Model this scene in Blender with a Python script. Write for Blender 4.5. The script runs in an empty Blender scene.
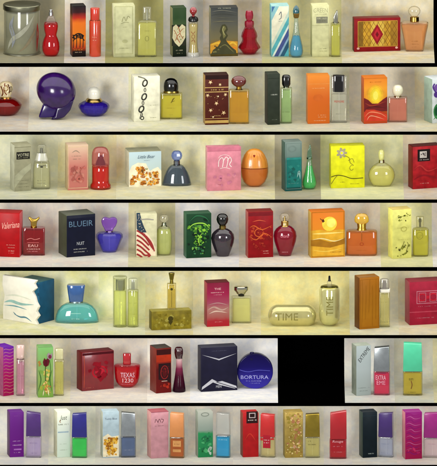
import bpy, bmesh, math, random
from mathutils import Vector, Matrix
# ------------------------------------------------------------------ frame geometry
U = 0.0025                      # metres per photograph pixel on the shelf front plane
D = 45.0                        # camera distance to the shelf front plane
ZC = 233*U
H = ZC + D*math.tan(math.radians(12.0))
ROWS = [(-3,62.8),(67,131.3),(134.8,199.2),(202.9,266.8),(271,334.8),(338.3,402.6),(406.2,464.6)]
def zpl(py): return (466-py)*U
def ztan(r): return (H-zpl(ROWS[r][1]))/D
col = bpy.context.scene.collection
E = 1.0                        # light level the colours are referred to

def lin(c): return c/12.92 if c <= .04045 else ((c+.055)/1.055)**2.4
def rgb(h, k=1.0):
    c = [lin(int(h[i:i+2],16)/255)*k/E for i in (0,2,4)]; q = min(1, .92/max(max(c), 1e-6))
    return tuple(x*q for x in c)+(1,)

# ------------------------------------------------------------------ materials
_c = {}
def base(key):
    m = bpy.data.materials.new(key); m.use_nodes = True
    n = m.node_tree; b = n.nodes['Principled BSDF']
    return m, n, b
def vary(n, c1, c2, scale, detail=3, lo=.35, hi=.65):
    tc = n.nodes.new('ShaderNodeTexCoord'); no = n.nodes.new('ShaderNodeTexNoise'); r = n.nodes.new('ShaderNodeValToRGB')
    no.inputs['Scale'].default_value = scale; no.inputs['Detail'].default_value = detail
    n.links.new(tc.outputs['Object'], no.inputs['Vector']); n.links.new(no.outputs['Fac'], r.inputs['Fac'])
    r.color_ramp.elements[0].position = lo; r.color_ramp.elements[1].position = hi
    r.color_ramp.elements[0].color = c1; r.color_ramp.elements[1].color = c2
    return r.outputs['Color'], no
def mulc(c, k): return (min(.95,c[0]*k), min(.95,c[1]*k), min(.95,c[2]*k), 1)
def bump(n, b, scale, strength, dist=.0004):
    tc = n.nodes.new('ShaderNodeTexCoord'); no = n.nodes.new('ShaderNodeTexNoise'); bp = n.nodes.new('ShaderNodeBump')
    no.inputs['Scale'].default_value = scale; no.inputs['Detail'].default_value = 4
    bp.inputs['Strength'].default_value = strength; bp.inputs['Distance'].default_value = dist
    n.links.new(tc.outputs['Object'], no.inputs['Vector']); n.links.new(no.outputs['Fac'], bp.inputs['Height'])
    n.links.new(bp.outputs['Normal'], b.inputs['Normal'])
def P(h, rough=.42, var=.10, coat=0, metal=0):          # printed card / plastic
    k = ('P',h,rough,var,coat,metal)
    if k in _c: return _c[k]
    m, n, b = base('print_'+h); c = rgb(h, kp(h))
    o, no = vary(n, mulc(c,1-var*1.3), mulc(c,1+var), 60, 7)
    n.links.new(o, b.inputs['Base Color'])
    b.inputs['Roughness'].default_value = rough; b.inputs['Metallic'].default_value = metal
    b.inputs['Specular IOR Level'].default_value = .5 if metal or coat else (0 if h == '020202' else .12)
    b.inputs['Coat Weight'].default_value = coat; b.inputs['Coat Roughness'].default_value = .08
    bump(n, b, 260, .12)
    _c[k] = m; return m
def M(h, rough=.22): return P(h, rough, .08, 0, 1)      # metal
def GR(stops, z0, z1, rough=.4, metal=0, axis=2, wob=0):   # printed gradient along the carton
    k = ('GR',tuple(stops),round(z0,5),round(z1,5),rough,metal,axis,wob)
    if k in _c: return _c[k]
    m, n, b = base('print_blend'); tc = n.nodes.new('ShaderNodeTexCoord'); sp = n.nodes.new('ShaderNodeSeparateXYZ')
    n.links.new(tc.outputs['Object'], sp.inputs[0]); mr = n.nodes.new('ShaderNodeMapRange')
    mr.inputs['From Min'].default_value = z0; mr.inputs['From Max'].default_value = z1
    src = sp.outputs[axis]
    if wob:
        no = n.nodes.new('ShaderNodeTexNoise'); no.inputs['Scale'].default_value = 55; no.inputs['Detail'].default_value = 7
        n.links.new(tc.outputs['Object'], no.inputs['Vector'])
        ma = n.nodes.new('ShaderNodeMath'); ma.operation = 'MULTIPLY_ADD'; ma.inputs[1].default_value = wob*(z1-z0); 
        n.links.new(no.outputs['Fac'], ma.inputs[0]); n.links.new(src, ma.inputs[2]); src = ma.outputs[0]
    n.links.new(src, mr.inputs['Value']); r = n.nodes.new('ShaderNodeValToRGB'); n.links.new(mr.outputs['Result'], r.inputs['Fac'])
    cr = r.color_ramp
    cr.elements[0].position = stops[0][0]; cr.elements[0].color = rgb(stops[0][1], kp(stops[0][1]))
    cr.elements[1].position = stops[-1][0]; cr.elements[1].color = rgb(stops[-1][1], kp(stops[-1][1]))
    for p, h in stops[1:-1]:
        e = cr.elements.new(p); e.color = rgb(h, kp(h))
    n.links.new(r.outputs['Color'], b.inputs['Base Color']); b.inputs['Specular IOR Level'].default_value = .12; b.inputs['Roughness'].default_value = rough; b.inputs['Metallic'].default_value = metal
    bump(n, b, 260, .12)
    _c[k] = m; return m
def edge_tint(n, c, dark):                               # longer path through the glass near its outline
    lw = n.nodes.new('ShaderNodeLayerWeight'); lw.inputs['Blend'].default_value = .35
    r = n.nodes.new('ShaderNodeValToRGB'); r.color_ramp.elements[0].position = .25; r.color_ramp.elements[1].position = .95
    r.color_ramp.elements[0].color = c; r.color_ramp.elements[1].color = tuple(x*dark for x in c[:3])+(1,)
    n.links.new(lw.outputs['Facing'], r.inputs['Fac']); return r.outputs['Color']
def G(h, rough=.03, trans=1.0, ior=1.45):               # clear or tinted glass wall
    k = ('G',h,rough,trans,ior)
    if k in _c: return _c[k]
    m, n, b = base('glass_'+h); c = rgb(h); c = tuple(x**.22 for x in c[:3])+(1,)
    b.inputs['Base Color'].default_value = rgb(h); b.inputs['Roughness'].default_value = max(rough,.04)
    b.inputs['Specular IOR Level'].default_value = .9; b.inputs['Coat Weight'].default_value = .6; b.inputs['Coat Roughness'].default_value = .03
    tr = n.nodes.new('ShaderNodeBsdfTransparent'); n.links.new(edge_tint(n, c, .6), tr.inputs['Color'])
    mx = n.nodes.new('ShaderNodeMixShader'); gl = n.nodes.new('ShaderNodeBsdfGlossy'); gl.inputs['Roughness'].default_value = rough
    lf = n.nodes.new('ShaderNodeLayerWeight'); lf.inputs['Blend'].default_value = .5; pw = n.nodes.new('ShaderNodeMath'); pw.operation = 'POWER'; pw.inputs[1].default_value = 4; n.links.new(lf.outputs['Facing'], pw.inputs[0])
    fr = n.nodes.new('ShaderNodeMath'); fr.operation = 'MULTIPLY_ADD'; fr.inputs[1].default_value = .7; fr.inputs[2].default_value = .05; n.links.new(pw.outputs[0], fr.inputs[0])
    m1 = n.nodes.new('ShaderNodeMixShader'); n.links.new(fr.outputs[0], m1.inputs[0]); 
    rf = n.nodes.new('ShaderNodeBsdfRefraction'); rf.inputs['IOR'].default_value = 1.4; rf.inputs['Roughness'].default_value = rough; rf.inputs['Color'].default_value = tuple(x**.3 for x in c[:3])+(1,)
    m0 = n.nodes.new('ShaderNodeMixShader'); m0.inputs[0].default_value = .13; n.links.new(tr.outputs[0], m0.inputs[1]); n.links.new(rf.outputs[0], m0.inputs[2])
    n.links.new(m0.outputs[0], m1.inputs[1]); n.links.new(gl.outputs[0], m1.inputs[2])
    mx.inputs[0].default_value = max(0, 1-trans)*.8+.06+rough*.8
    n.links.new(m1.outputs[0], mx.inputs[1]); n.links.new(b.outputs[0], mx.inputs[2])
    n.links.new(mx.outputs[0], n.nodes['Material Output'].inputs['Surface'])
    _c[k] = m; return m
def L(h, trans=.5):
    k = ('L',h,trans)
    if k in _c: return _c[k]
    m, n, b = base('liquid_'+h); lum = sum(int(h[i:i+2],16) for i in (0,2,4))/765; c = rgb(h, 1.5+lum*.8)
    o, no = vary(n, mulc(c,.92), mulc(c,1.1), 40); n.links.new(o, b.inputs['Base Color'])
    b.inputs['Roughness'].default_value = .25; b.inputs['Specular IOR Level'].default_value = .4
    tr = n.nodes.new('ShaderNodeBsdfTransparent'); n.links.new(edge_tint(n, tuple(min(1, x**.32) for x in c[:3])+(1,), .6), tr.inputs['Color'])
    mx = n.nodes.new('ShaderNodeMixShader'); mx.inputs[0].default_value = max(.15, 1-trans*1.15)
    tl = n.nodes.new('ShaderNodeBsdfTranslucent'); n.links.new(o, tl.inputs['Color']); m2 = n.nodes.new('ShaderNodeMixShader'); m2.inputs[0].default_value = .35
    n.links.new(b.outputs[0], m2.inputs[1]); n.links.new(tl.outputs[0], m2.inputs[2])
    n.links.new(tr.outputs[0], mx.inputs[1]); n.links.new(m2.outputs[0], mx.inputs[2]); n.links.new(mx.outputs[0], n.nodes['Material Output'].inputs['Surface'])
    _c[k] = m; return m
def kp(h):
    return .6+.26*sum(int(h[i:i+2],16) for i in (0,2,4))/765
def mixh(a, b, t):
    return ''.join('%02x' % int(int(a[i:i+2],16)*(1-t)+int(b[i:i+2],16)*t) for i in (0,2,4))

# ------------------------------------------------------------------ mesh builder
class MB:
    def __init__(s): s.v = []; s.f = []; s.mi = []; s.mats = []
    def add(s, vs, fs, m):
        if m not in s.mats: s.mats.append(m)
        k = len(s.v); s.v += [tuple(v) for v in vs]; s.f += [tuple(i+k for i in f) for f in fs]; s.mi += [s.mats.index(m)]*len(fs)
    def addbm(s, bm, mf):
        bm.verts.index_update(); k = len(s.v); s.v += [tuple(v.co) for v in bm.verts]
        for f in bm.faces:
            m = mf(f) if callable(mf) else mf
            if m not in s.mats: s.mats.append(m)
            s.f.append(tuple(v.index+k for v in f.verts)); s.mi.append(s.mats.index(m))
        bm.free()
    def build(s, name, parent, angle=35):
        me = bpy.data.meshes.new(name); me.from_pydata(s.v, [], s.f)
        for m in s.mats: me.materials.append(m)
        me.polygons.foreach_set('material_index', s.mi)
        me.polygons.foreach_set('use_smooth', [True]*len(me.polygons))
        me.update(); me.set_sharp_from_angle(angle=math.radians(angle))
        o = bpy.data.objects.new(name, me); col.objects.link(o)
        if parent: o.parent = parent
        return o
def boxbm(x0,x1,y0,y1,z0,z1,bev=0,seg=2):
    bm = bmesh.new()
    r = bmesh.ops.create_cube(bm, size=1)
    for v in bm.verts: v.co = ((x0+x1)/2+v.co.x*(x1-x0), (y0+y1)/2+v.co.y*(y1-y0), (z0+z1)/2+v.co.z*(z1-z0))
    if bev: bmesh.ops.bevel(bm, geom=bm.edges[:], offset=bev, segments=seg, profile=.5, affect='EDGES')
    return bm

# ------------------------------------------------------------------ drawing on a face (arguments are photograph pixels)
class Canvas:
    def __init__(s, to3, step=.00008): s.to3 = to3; s.mb = MB(); s.k = 1; s.step = step; s.curved = False
    def _p(s, pts): 
        r = [s.to3(x, y, s.k*s.step) for x, y in pts]; return r
    def poly(s, pts, m):
        a = sum(pts[i][0]*pts[(i+1)%len(pts)][1]-pts[(i+1)%len(pts)][0]*pts[i][1] for i in range(len(pts)))
        if a > 0: pts = pts[::-1]
        s.mb.add(s._p(pts), [tuple(range(len(pts)))], m); s.k += 1
    def quadgrid(s, x0,y0,x1,y1,m,nx=8,ny=1):
        pts = [(x0+(x1-x0)*i/nx, y1+(y0-y1)*j/ny) for j in range(ny+1) for i in range(nx+1)]
        s.mb.add(s._p(pts), [(j*(nx+1)+i, j*(nx+1)+i+1, (j+1)*(nx+1)+i+1, (j+1)*(nx+1)+i) for j in range(ny) for i in range(nx)], m); s.k += 1
    def rect(s, x0,y0,x1,y1,m): s.quadgrid(x0,y0,x1,y1,m)
    def frame(s, x0,y0,x1,y1,w,m):
        s.rect(x0,y0,x1,y0+w,m); s.rect(x0,y1-w,x1,y1,m); s.rect(x0,y0+w,x0+w,y1-w,m); s.rect(x1-w,y0+w,x1,y1-w,m)
    def ell(s, cx,cy,rx,ry,m,n=20,a=0):
        ca, sa = math.cos(a), math.sin(a); pts = []
        for i in range(n):
            t = 2*math.pi*i/n; x, y = rx*math.cos(t), ry*math.sin(t); pts.append((cx+x*ca-y*sa, cy+x*sa+y*ca))
        s.poly(pts, m)
    def ring(s, cx,cy,rx,ry,w,m,n=20,a0=0,a1=360,a=0):
        vs = []; fs = []; ca, sa = math.cos(a), math.sin(a)
        for i in range(n+1):
            t = math.radians(a0+(a1-a0)*i/n)
            for q in (0, w):
                x, y = (rx-q)*math.cos(t), (ry-q)*math.sin(t); vs.append((cx+x*ca-y*sa, cy+x*sa+y*ca))
        fs = [(2*i, 2*i+1, 2*i+3, 2*i+2) for i in range(n)]
        s.mb.add(s._p(vs), fs, m); s.k += 1
    def stroke(s, pts, w, m, taper=False, sub=6):
        P2 = []
        n = len(pts)
        for i in range(n-1):                                # catmull-rom
            p0, p1, p2, p3 = pts[max(i-1,0)], pts[i], pts[i+1], pts[min(i+2,n-1)]
            for j in range(sub):
                t = j/sub
                P2.append(tuple(.5*((2*p1[k])+(-p0[k]+p2[k])*t+(2*p0[k]-5*p1[k]+4*p2[k]-p3[k])*t*t+(-p0[k]+3*p1[k]-3*p2[k]+p3[k])*t**3) for k in (0,1)))
        P2.append(tuple(pts[-1])); vs = []
        for i, p in enumerate(P2):
            a, b = P2[max(i-1,0)], P2[min(i+1,len(P2)-1)]
            dx, dy = b[0]-a[0], b[1]-a[1]; l = math.hypot(dx,dy) or 1
            ww = w/2*(1 if not taper else max(.08, math.sin(math.pi*i/(len(P2)-1))))
            vs += [(p[0]-dy/l*ww, p[1]+dx/l*ww), (p[0]+dy/l*ww, p[1]-dx/l*ww)]
        s.mb.add(s._p(vs), [(2*i, 2*i+2, 2*i+3, 2*i+1) for i in range(len(P2)-1)], m); s.k += 1
    def text(s, t, x0,y0,x1,y1,m,shear=0,rot=0,bold=0):
        cu = bpy.data.curves.new('t','FONT'); cu.body = t; cu.resolution_u = 2; cu.shear = shear; cu.offset = bold
        o = bpy.data.objects.new('t', cu); col.objects.link(o)
        me = bpy.data.meshes.new_from_object(o.evaluated_get(bpy.context.evaluated_depsgraph_get()))
        bm = bmesh.new(); bm.from_mesh(me); bmesh.ops.triangulate(bm, faces=bm.faces[:])
        if s.curved:
            for k in range(3):
                L_ = [e for e in bm.edges if e.calc_length() > .12]
                if L_: bmesh.ops.subdivide_edges(bm, edges=L_, cuts=1); bmesh.ops.triangulate(bm, faces=bm.faces[:])
        bm.to_mesh(me); bm.free()
        vs = [v.co.copy() for v in me.vertices]; fs = [tuple(p.vertices) for p in me.polygons]
        bpy.data.objects.remove(o); bpy.data.curves.remove(cu); bpy.data.meshes.remove(me)
        ax0, ax1 = min(v.x for v in vs), max(v.x for v in vs); ay0, ay1 = min(v.y for v in vs), max(v.y for v in vs)
        cx, cy = (x0+x1)/2, (y0+y1)/2; ca, sa = math.cos(math.radians(rot)), math.sin(math.radians(rot)); pts = []
        for v in vs:
            X = ((v.x-ax0)/(ax1-ax0)-.5)*(x1-x0); Y = -((v.y-ay0)/(ay1-ay0)-.5)*(y1-y0)
            pts.append((cx+X*ca+Y*sa, cy-X*sa+Y*ca))
        s.mb.add(s._p(pts), fs, m); s.k += 1
    def lines(s, x0,y,x1,h,m,seed=1):                         # a line of very small print
        r = random.Random(seed*7+int(x0*13+y*31)); x = x0
        while x < x1-.4:
            w = r.uniform(.35,.75)
            if r.random() < .86:
                k = r.randrange(6); t = min(.22, w*.3); q = h*.18
                R = {0: [(0,t,0,h)], 1: [(0,t,0,h),(w-t,w,0,h),(t,w-t,h-q,h)], 2: [(0,t,0,h),(t,w,h-q,h),(t,w*.8,h*.42,h*.42+q),(t,w,0,q)],
                     3: [(0,t,0,h),(w-t,w,0,h),(t,w-t,h-q,h),(t,w-t,0,q)], 4: [(w/2-t/2,w/2+t/2,0,h-q),(0,w,h-q,h)], 5: [(0,t,0,h),(t,w,0,q)]}[k]
                for a, b, c0, c1 in R: s.mb.add(s._p([(x+a,y+h-c0),(x+b,y+h-c0),(x+b,y+h-c1),(x+a,y+h-c1)]), [(0,1,2,3)], m)
            x += w+.3
        s.k += 1
    def blobs(s, x0,y0,x1,y1,n,r0,r1,ms,seed=1,asp=1.0):
        r = random.Random(seed)
        for i in range(n):
            a = r.uniform(r0,r1); cx = r.uniform(x0+a,x1-a); cy = r.uniform(y0+a,y1-a)
            k = 9; ph = r.uniform(0,6); pts = []
            ca, sa = math.cos(ph), math.sin(ph)
            for j in range(k):
                t = 2*math.pi*j/k; q = a*r.uniform(.4,1); x, y = q*math.cos(t), q*asp*math.sin(t); pts.append((min(max(cx+x*ca-y*sa,x0),x1), min(max(cy+x*sa+y*ca,y0),y1)))
            s.mb.add(s._p(pts[::-1]), [tuple(range(k))], ms[r.randrange(len(ms))])
            if i % 3 == 2: s.k += 1
        s.k += 1

# ------------------------------------------------------------------ things
class Item:
    def __init__(s, row, name, label, cat, cx, yb, half, group, ang=0):
        Zf = zpl(ROWS[row][1]); zb = zpl(yb)
        Y = D*(Zf-H)/(zb-H)-D
        s.sc = U*(D+Y)/D; Y += half*s.sc
        s.e = bpy.data.objects.new(name, None); col.objects.link(s.e)
        s.e.empty_display_size = .01
        s.cx = cx; s.yb = yb; s.half = half; s.row = row; s.t = ztan(row)
        X = (cx-218.5)*U*(D+Y)/D
        s.e.location = (X, Y, Zf); s.e.rotation_euler = (0,0,ang)
        s.e['label'] = label; s.e['category'] = cat
        if group: s.e['group'] = group
    def x(s, px): return (px-s.cx)*s.sc
    def z(s, py):
        q = s.yb-py; return (q-s.half*s.t*.8*min(1, max(0, q/5)))*s.sc
    def loft(s, name, cx, rows, mat, k=1.0, n=2, N=40, parent=None, yo=0, z0=None, rot=0, build=True, angle=35):
        """rows: (photo y, half width[, depth ratio]) from top to bottom"""
        V = []; F = []
        for r in rows:
            y, rx = r[0], r[1]; kk = r[2] if len(r) > 2 else k
            for i in range(N):
                t = 2*math.pi*(i+.5)/N + rot; c, q = math.cos(t), math.sin(t)
                X = math.copysign(abs(c)**(2/n), c)*rx; Yy = math.copysign(abs(q)**(2/n), q)*rx*kk
                V.append((s.x(cx+X), (Yy+yo)*s.sc, max(0, s.z(y))))
        R = len(rows)
        for j in range(R-1):
            for i in range(N):
                a = j*N+i; b = j*N+(i+1)%N; F.append((a, a+N, b+N, b))
        F.append(tuple(range(N))); F.append(tuple(reversed(range((R-1)*N, R*N))))
        mb = MB(); mb.add(V, F, mat)
        def fr(px, py, off=0):                               # front surface for lettering
            ys = [r[0] for r in rows]; py2 = min(max(py, ys[0]), ys[-1])
            for j in range(R-1):
                if ys[j] <= py2 <= ys[j+1]: break
            f = 0 if ys[j+1] == ys[j] else (py2-ys[j])/(ys[j+1]-ys[j])
            rx = rows[j][1]*(1-f)+rows[j+1][1]*f; kk = rows[j][2] if len(rows[j]) > 2 else k
            u = min(abs((px-cx)/rx), .999); d = rx*kk*(1-u**n)**(1/n)
            return (s.x(px), (yo-d)*s.sc-off, s.z(py))
        if build:
            o = mb.build(name, parent or s.e, angle); return o, fr
        return mb, fr
    def flat(s, name, pts, depth, mat, bev=.6, parent=None, yo=0, seg=3):
        """front outline in photo pixels pushed back to a real depth, edges rounded"""
        a = sum(pts[i][0]*pts[(i+1)%len(pts)][1]-pts[(i+1)%len(pts)][0]*pts[i][1] for i in range(len(pts)))
        if a > 0: pts = pts[::-1]
        bm = bmesh.new(); f1 = [bm.verts.new((s.x(x), (yo-depth/2)*s.sc, max(0,s.z(y)))) for x, y in pts]
        f2 = [bm.verts.new((v.co.x, (yo+depth/2)*s.sc, v.co.z)) for v in f1]
        bm.faces.new(f1); bm.faces.new(f2[::-1]); n = len(pts)
        for i in range(n): bm.faces.new((f1[(i+1)%n], f1[i], f2[i], f2[(i+1)%n]))
        bmesh.ops.recalc_face_normals(bm, faces=bm.faces[:])
        if bev: bmesh.ops.bevel(bm, geom=bm.edges[:], offset=bev*s.sc, segments=seg, profile=.5, affect='EDGES', clamp_overlap=True)
        mb = MB(); mb.addbm(bm, mat); o = mb.build(name, parent or s.e, 30)
        return o, (lambda px, py, off=0: (s.x(px), (yo-depth/2)*s.sc-off, s.z(py)))
    def glass(s, cx, rows, gh, lh, k=1.0, n=2, level=None, N=40, wall=.9, name='glass_body', trans=.5, rot=0, lk=None, angle=35, gt=1.0):
        body, fr = s.loft(name, cx, rows, G(gh, trans=gt), k, n, N, rot=rot, angle=angle)
        ys = [r[0] for r in rows]; y0 = (level if level is not None else ys[0]+1.2); y1 = ys[-1]-1.7
        def rad(y):
            for j in range(len(rows)-1):
                if rows[j][0] <= y <= rows[j+1][0] and rows[j+1][0] > rows[j][0]:
                    f = (y-rows[j][0])/(rows[j+1][0]-rows[j][0]); return rows[j][1]*(1-f)+rows[j+1][1]*f
            return rows[-1][1]
        yy = [y0]+[y for y in ys if y0+.3 < y < y1-.3]+[y1]
        kk = lk or k
        rr = [(y, max(.4, rad(y)-wall), max(.2, (rad(y)*kk-wall)/max(.4, rad(y)-wall))) for y in yy]
        rr = [(rr[0][0], rr[0][1]*.9, rr[0][2])]+[(rr[0][0]+.3, rr[0][1], rr[0][2])]+rr[1:-1]+[(rr[-1][0]-.5, rr[-1][1], rr[-1][2]), (rr[-1][0], rr[-1][1]*.9, rr[-1][2])]
        s.loft('liquid', cx, rr, L(lh, trans), k, n, N, parent=body, rot=rot, angle=angle)
        if trans >= .5 and level is not None:
            s.loft('dip_tube', cx, [(y0-.8,.32),(y1-1.2,.32)], G('f4f4ec',.1,.5), 1, 2, 10, parent=body)
        return body, fr
    def canvas(s, fr):
        c = Canvas(lambda x, y, o: fr(x, y, o+.00012)); c.curved = True; return c
    def text(s, fr, name, fn, parent=None):
        c = s.canvas(fr); fn(c); return c.mb.build(name, parent or s.e)
def rr(y0, y1, r, b=.8):      # rounded block profile
    return [(y0, r-b), (y0+b*.3, r-b*.3), (y0+b, r), (y1-b, r), (y1-b*.3, r-b*.3), (y1, r-b)]

BOXG = 'perfume cartons standing on the shelves'
BOTG = 'perfume bottles standing on the shelves'
def carton(row, label, x0, x1, yt, yb, front, side=3, sidem=None, topm=None, d=None, draw=None, hand='L', flap=True, name='perfume_box', bev=.35, cat='perfume box'):
    front = front if not isinstance(front, str) else P(front)
    sd = side; d = d or max(15, sd*1.8)
    th = math.asin(min(.9, sd/d)); wf = x1-x0-sd; w = wf/math.cos(th)
    h = yb-yt-d*math.cos(th)*ztan(row)*.8
    it = Item(row, name, label, cat, 0, yb, 0, BOXG, th if hand == 'L' else -th)
    # near corner px, then centre
    sg = 1 if hand == 'L' else -1
    nc = x0+sd if hand == 'L' else x1-sd
    cxp = nc+sg*(w/2*math.cos(th)-d/2*math.sin(th)); cyp = w/2*math.sin(th)+d/2*math.cos(th)
    Y = it.e.location.y+cyp*it.sc
    it.e.location.x = (cxp-218.5)*U*(D+Y)/D; it.e.location.y = Y
    it.w = w; it.d = d; it.h = h; sc = it.sc
    fx0 = x0+sd if hand == 'L' else x0
    sidem = sidem if sidem is not None else front; topm = topm or front
    if isinstance(sidem, str): sidem = P(sidem)
    if isinstance(topm, str): topm = P(topm)
    def mf(f):
        n = f.normal
        if n.z > .7: return topm
        if abs(n.x) > .7: return sidem
        return front
    bm = boxbm(-w/2*sc, w/2*sc, -d/2*sc, d/2*sc, 0, h*sc, bev*sc); bm.normal_update()
    mb = MB(); mb.addbm(bm, mf)
    def to3(px, py, off):
        return ((-w/2+(px-fx0)/wf*w)*sc, -d/2*sc-off, (yb-py)*sc)
    it.to3 = to3; it.fx0 = fx0; it.fx1 = fx0+wf; it.yt = yb-h
    if draw:
        c = Canvas(to3); draw(c, it)
        k = len(mb.v); 
        for f, i in zip(c.mb.f, c.mb.mi):
            m = c.mb.mats[i]
            if m not in mb.mats: mb.mats.append(m)
            mb.f.append(tuple(q+k for q in f)); mb.mi.append(mb.mats.index(m))
        mb.v += c.mb.v
    mb.build('box_body', it.e)
    if flap:
        m2 = MB(); m2.addbm(boxbm(-(w/2-.5)*sc, (w/2-.5)*sc, -(d/2-.3)*sc, (d/2-.7)*sc, (h+.005)*sc, (h+.22)*sc, .08*sc, 1), topm)
        m2.build('top_flap', it.e)
    return it
def zr(y0, y1, it_yb, row):   # object-space z range for a gradient between photo rows
    Zf = zpl(ROWS[row][1]); Y = D*(Zf-H)/(zpl(it_yb)-H)-D; sc = U*(D+Y)/D
    return (it_yb-y1)*sc, (it_yb-y0)*sc
def grad(row, yb, y0, y1, stops, **k):   # stops given bottom (0) to top (1)
    a, b = zr(y0, y1, yb, row); return GR(stops, a, b, **k)
def bottle(row, label, cx, yb, half, name='perfume_bottle', ang=0, cat='perfume bottle'):
    return Item(row, name, label, cat, cx, yb, half, BOTG, ang)

# ------------------------------------------------------------------ the shelving and its paper backdrops
def setting():
    xl, xr = -60, 497
    OFF = (11.5,15,13.5,14,12,14.5,8)
    black = P('020202', 1, .05)
    def X(px): return (px-218.5)*U
    deep = .37
    def st(name, bm, m):
        mb = MB(); mb.addbm(bm, m); o = mb.build(name, None); o['kind'] = 'structure'; return o
    tops = [r[0] for r in ROWS]+[469]
    for i in range(8):
        z1 = zpl(ROWS[i-1][1])-.0009 if i else zpl(-3-4); z0 = zpl(ROWS[i][0]) if i < 7 else zpl(474)
        if i == 0: z1 = zpl(-8); z0 = zpl(-3)
        st('shelf_board', boxbm(X(xl), X(xr), 0, deep, z0, z1, .0006), black)
    st('back_panel', boxbm(X(xl), X(xr), deep+.0005, deep+.01, zpl(478), zpl(-12), 0), black)
    for a, b in ((xl-6, xl-.2), (xr+.2, xr+6)):
        st('end_panel', boxbm(X(a), X(b), 0, deep, zpl(478), zpl(-12), .001), black)
    cards = [
     (0,-60,64,'a6a48c'),(0,64,105,'e0dfda'),(0,105,163,'b4b684'),(0,163,203,'c6c4c0'),(0,203,262,'d2cac0'),(0,262,342,'d6d2a4'),(0,342,434.6,'e4dfc8'),
     (1,-60,28,'cfcbc2'),(1,28,128,'dedcd0'),(1,128,197,'dcdbc6'),(1,197,263,'d6d6c4'),(1,263,350,'dcdcc4'),(1,350,416,'ddd5c4'),(1,416,497,'dedcc0'),
     (2,-60,57,'cfd0b8'),(2,57,116,'d0cfb0'),(2,116,200,'d8d8bc'),(2,200,275,'dedac0'),(2,275,321,'a8a48e'),(2,321,404,'dcdcb0'),(2,404,497,'cfc8bc'),
     (3,-60,52,'dcd8cc'),(3,52,128,'d8d8cc'),(3,128,175,'cdc8a4'),(3,175,239,'e0ded8'),(3,239,304,'dcd8cc'),(3,304,381,'dedac8'),(3,381,433,'d8d6a8'),(3,433,497,'e2e2dc'),
     (4,-60,98,'d8d6b8'),(4,98,145,'d8d9bc'),(4,145,193,'d2d0b0'),(4,193,261,'dbdabc'),(4,261,350,'dad79c'),(4,350,399,'dedcc4'),(4,399,497,'dad6bc'),
     (5,-60,29,'dcd6c8'),(5,29,70,'dedcc8'),(5,70,147,'dedace'),(5,147,190,'e8e6dc'),(5,190,278,'efefec'),(5,345,395,'d0d4cc'),(5,395,434,'c6c9bc'),(5,434,497,'d0d0a8'),
     (6,-60,48,'cdccc2'),(6,48,95,'d0d3c4'),(6,95,140,'c9cabe'),(6,140,188,'c6c8be'),(6,188,233,'cacbc0'),(6,233,278,'cccbc0'),(6,278,324,'c9c8ba'),(6,324,352,'cbc9c0'),(6,352,397,'c8cac4'),(6,397,497,'cbcac2')]
    for q, (r, x0, x1, h) in enumerate(cards):
        yt, yb = ROWS[r]; t = ztan(r); zf = zpl(yb); zt = zpl(yt)-.0004
        R = 26*U; back = (OFF[r]/t+18)*U+R; prof = [(.0008, zf)]
        for j in range(1, 9): prof.append(((back-R)*j/8, zf))
        for j in range(1, 11):
            a = math.pi/2*j/10; prof.append((back-R+R*math.sin(a), zf+R-R*math.cos(a)))
        for j in range(1, 6): prof.append((back, zf+R+(zt-zf-R)*j/5))
        th = .0007; nx = max(6, int((x1-x0)/3)); V = []; F = []; rd = random.Random(q); ph = rd.uniform(0,9)
        n = len(prof)
        for side in (0, 1):
            for i in range(nx+1):
                xx = X(x0)+(X(x1)-X(x0))*i/nx
                for j, (y, z) in enumerate(prof):
                    w = max(0, (z-zf)/(zt-zf))
                    y2 = y+w*.003*(math.sin(xx*41+r)+.6*math.sin(xx*93+r*2+z*30)) if j < n else y
                    if side: y2 += th*(1 if z > zf+R*.3 else 0); z2 = z-(th if z <= zf+R*.3 else 0)
                    else: z2 = z
                    V.append((xx, y2, z2))
        o = (nx+1)*n
        for i in range(nx):
            for j in range(n-1):
                a = i*n+j; F.append((a, a+n, a+n+1, a+1)); F.append((o+a, o+a+1, o+a+n+1, o+a+n))
            a = i*n; F.append((a, o+a, o+a+n, a+n)); a = i*n+n-1; F.append((a, a+n, o+a+n, o+a))
        for j in range(n-1):
            a = j; F.append((a, a+1, o+a+1, o+a)); a = nx*n+j; F.append((a, o+a, o+a+1, a+1))
        m, nt, b = base('backdrop_paper')
        c = rgb(h); yw = .88 if r in (3,5,6) else (.66 if r in (2,4) else .74); tn = rd.choice(((1.02,.93,.72),(1.03,.90,.80),(.97,.97,.78),(1.02,.96,.86),(.93,.94,.92))); c2 = (c[0]*tn[0], c[1]*tn[1], c[2]*min(1,tn[2]*yw/.8), 1)
        tc = nt.nodes.new('ShaderNodeTexCoord'); mp = nt.nodes.new('ShaderNodeMapping'); mp.inputs['Location'].default_value = (q*1.7, 0, q*.9)
        no = nt.nodes.new('ShaderNodeTexNoise'); no.inputs['Scale'].default_value = rd.choice((9,13,18,24)); no.inputs['Detail'].default_value = 7; no.inputs['Roughness'].default_value = .62
        ra = nt.nodes.new('ShaderNodeValToRGB'); ra.color_ramp.elements[0].position = .38; ra.color_ramp.elements[1].position = .68
        ra.color_ramp.elements[0].color = mulc(c,1.05); ra.color_ramp.elements[1].color = c2
        nt.links.new(tc.outputs['Object'], mp.inputs[0]); nt.links.new(mp.outputs[0], no.inputs['Vector']); nt.links.new(no.outputs['Fac'], ra.inputs['Fac'])
        n2 = nt.nodes.new('ShaderNodeTexNoise'); n2.inputs['Scale'].default_value = 42; n2.inputs['Detail'].default_value = 6; n2.inputs['Roughness'].default_value = .7
        nt.links.new(mp.outputs[0], n2.inputs['Vector']); r2 = nt.nodes.new('ShaderNodeValToRGB'); r2.color_ramp.elements[0].position = .36; r2.color_ramp.elements[1].position = .66
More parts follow.
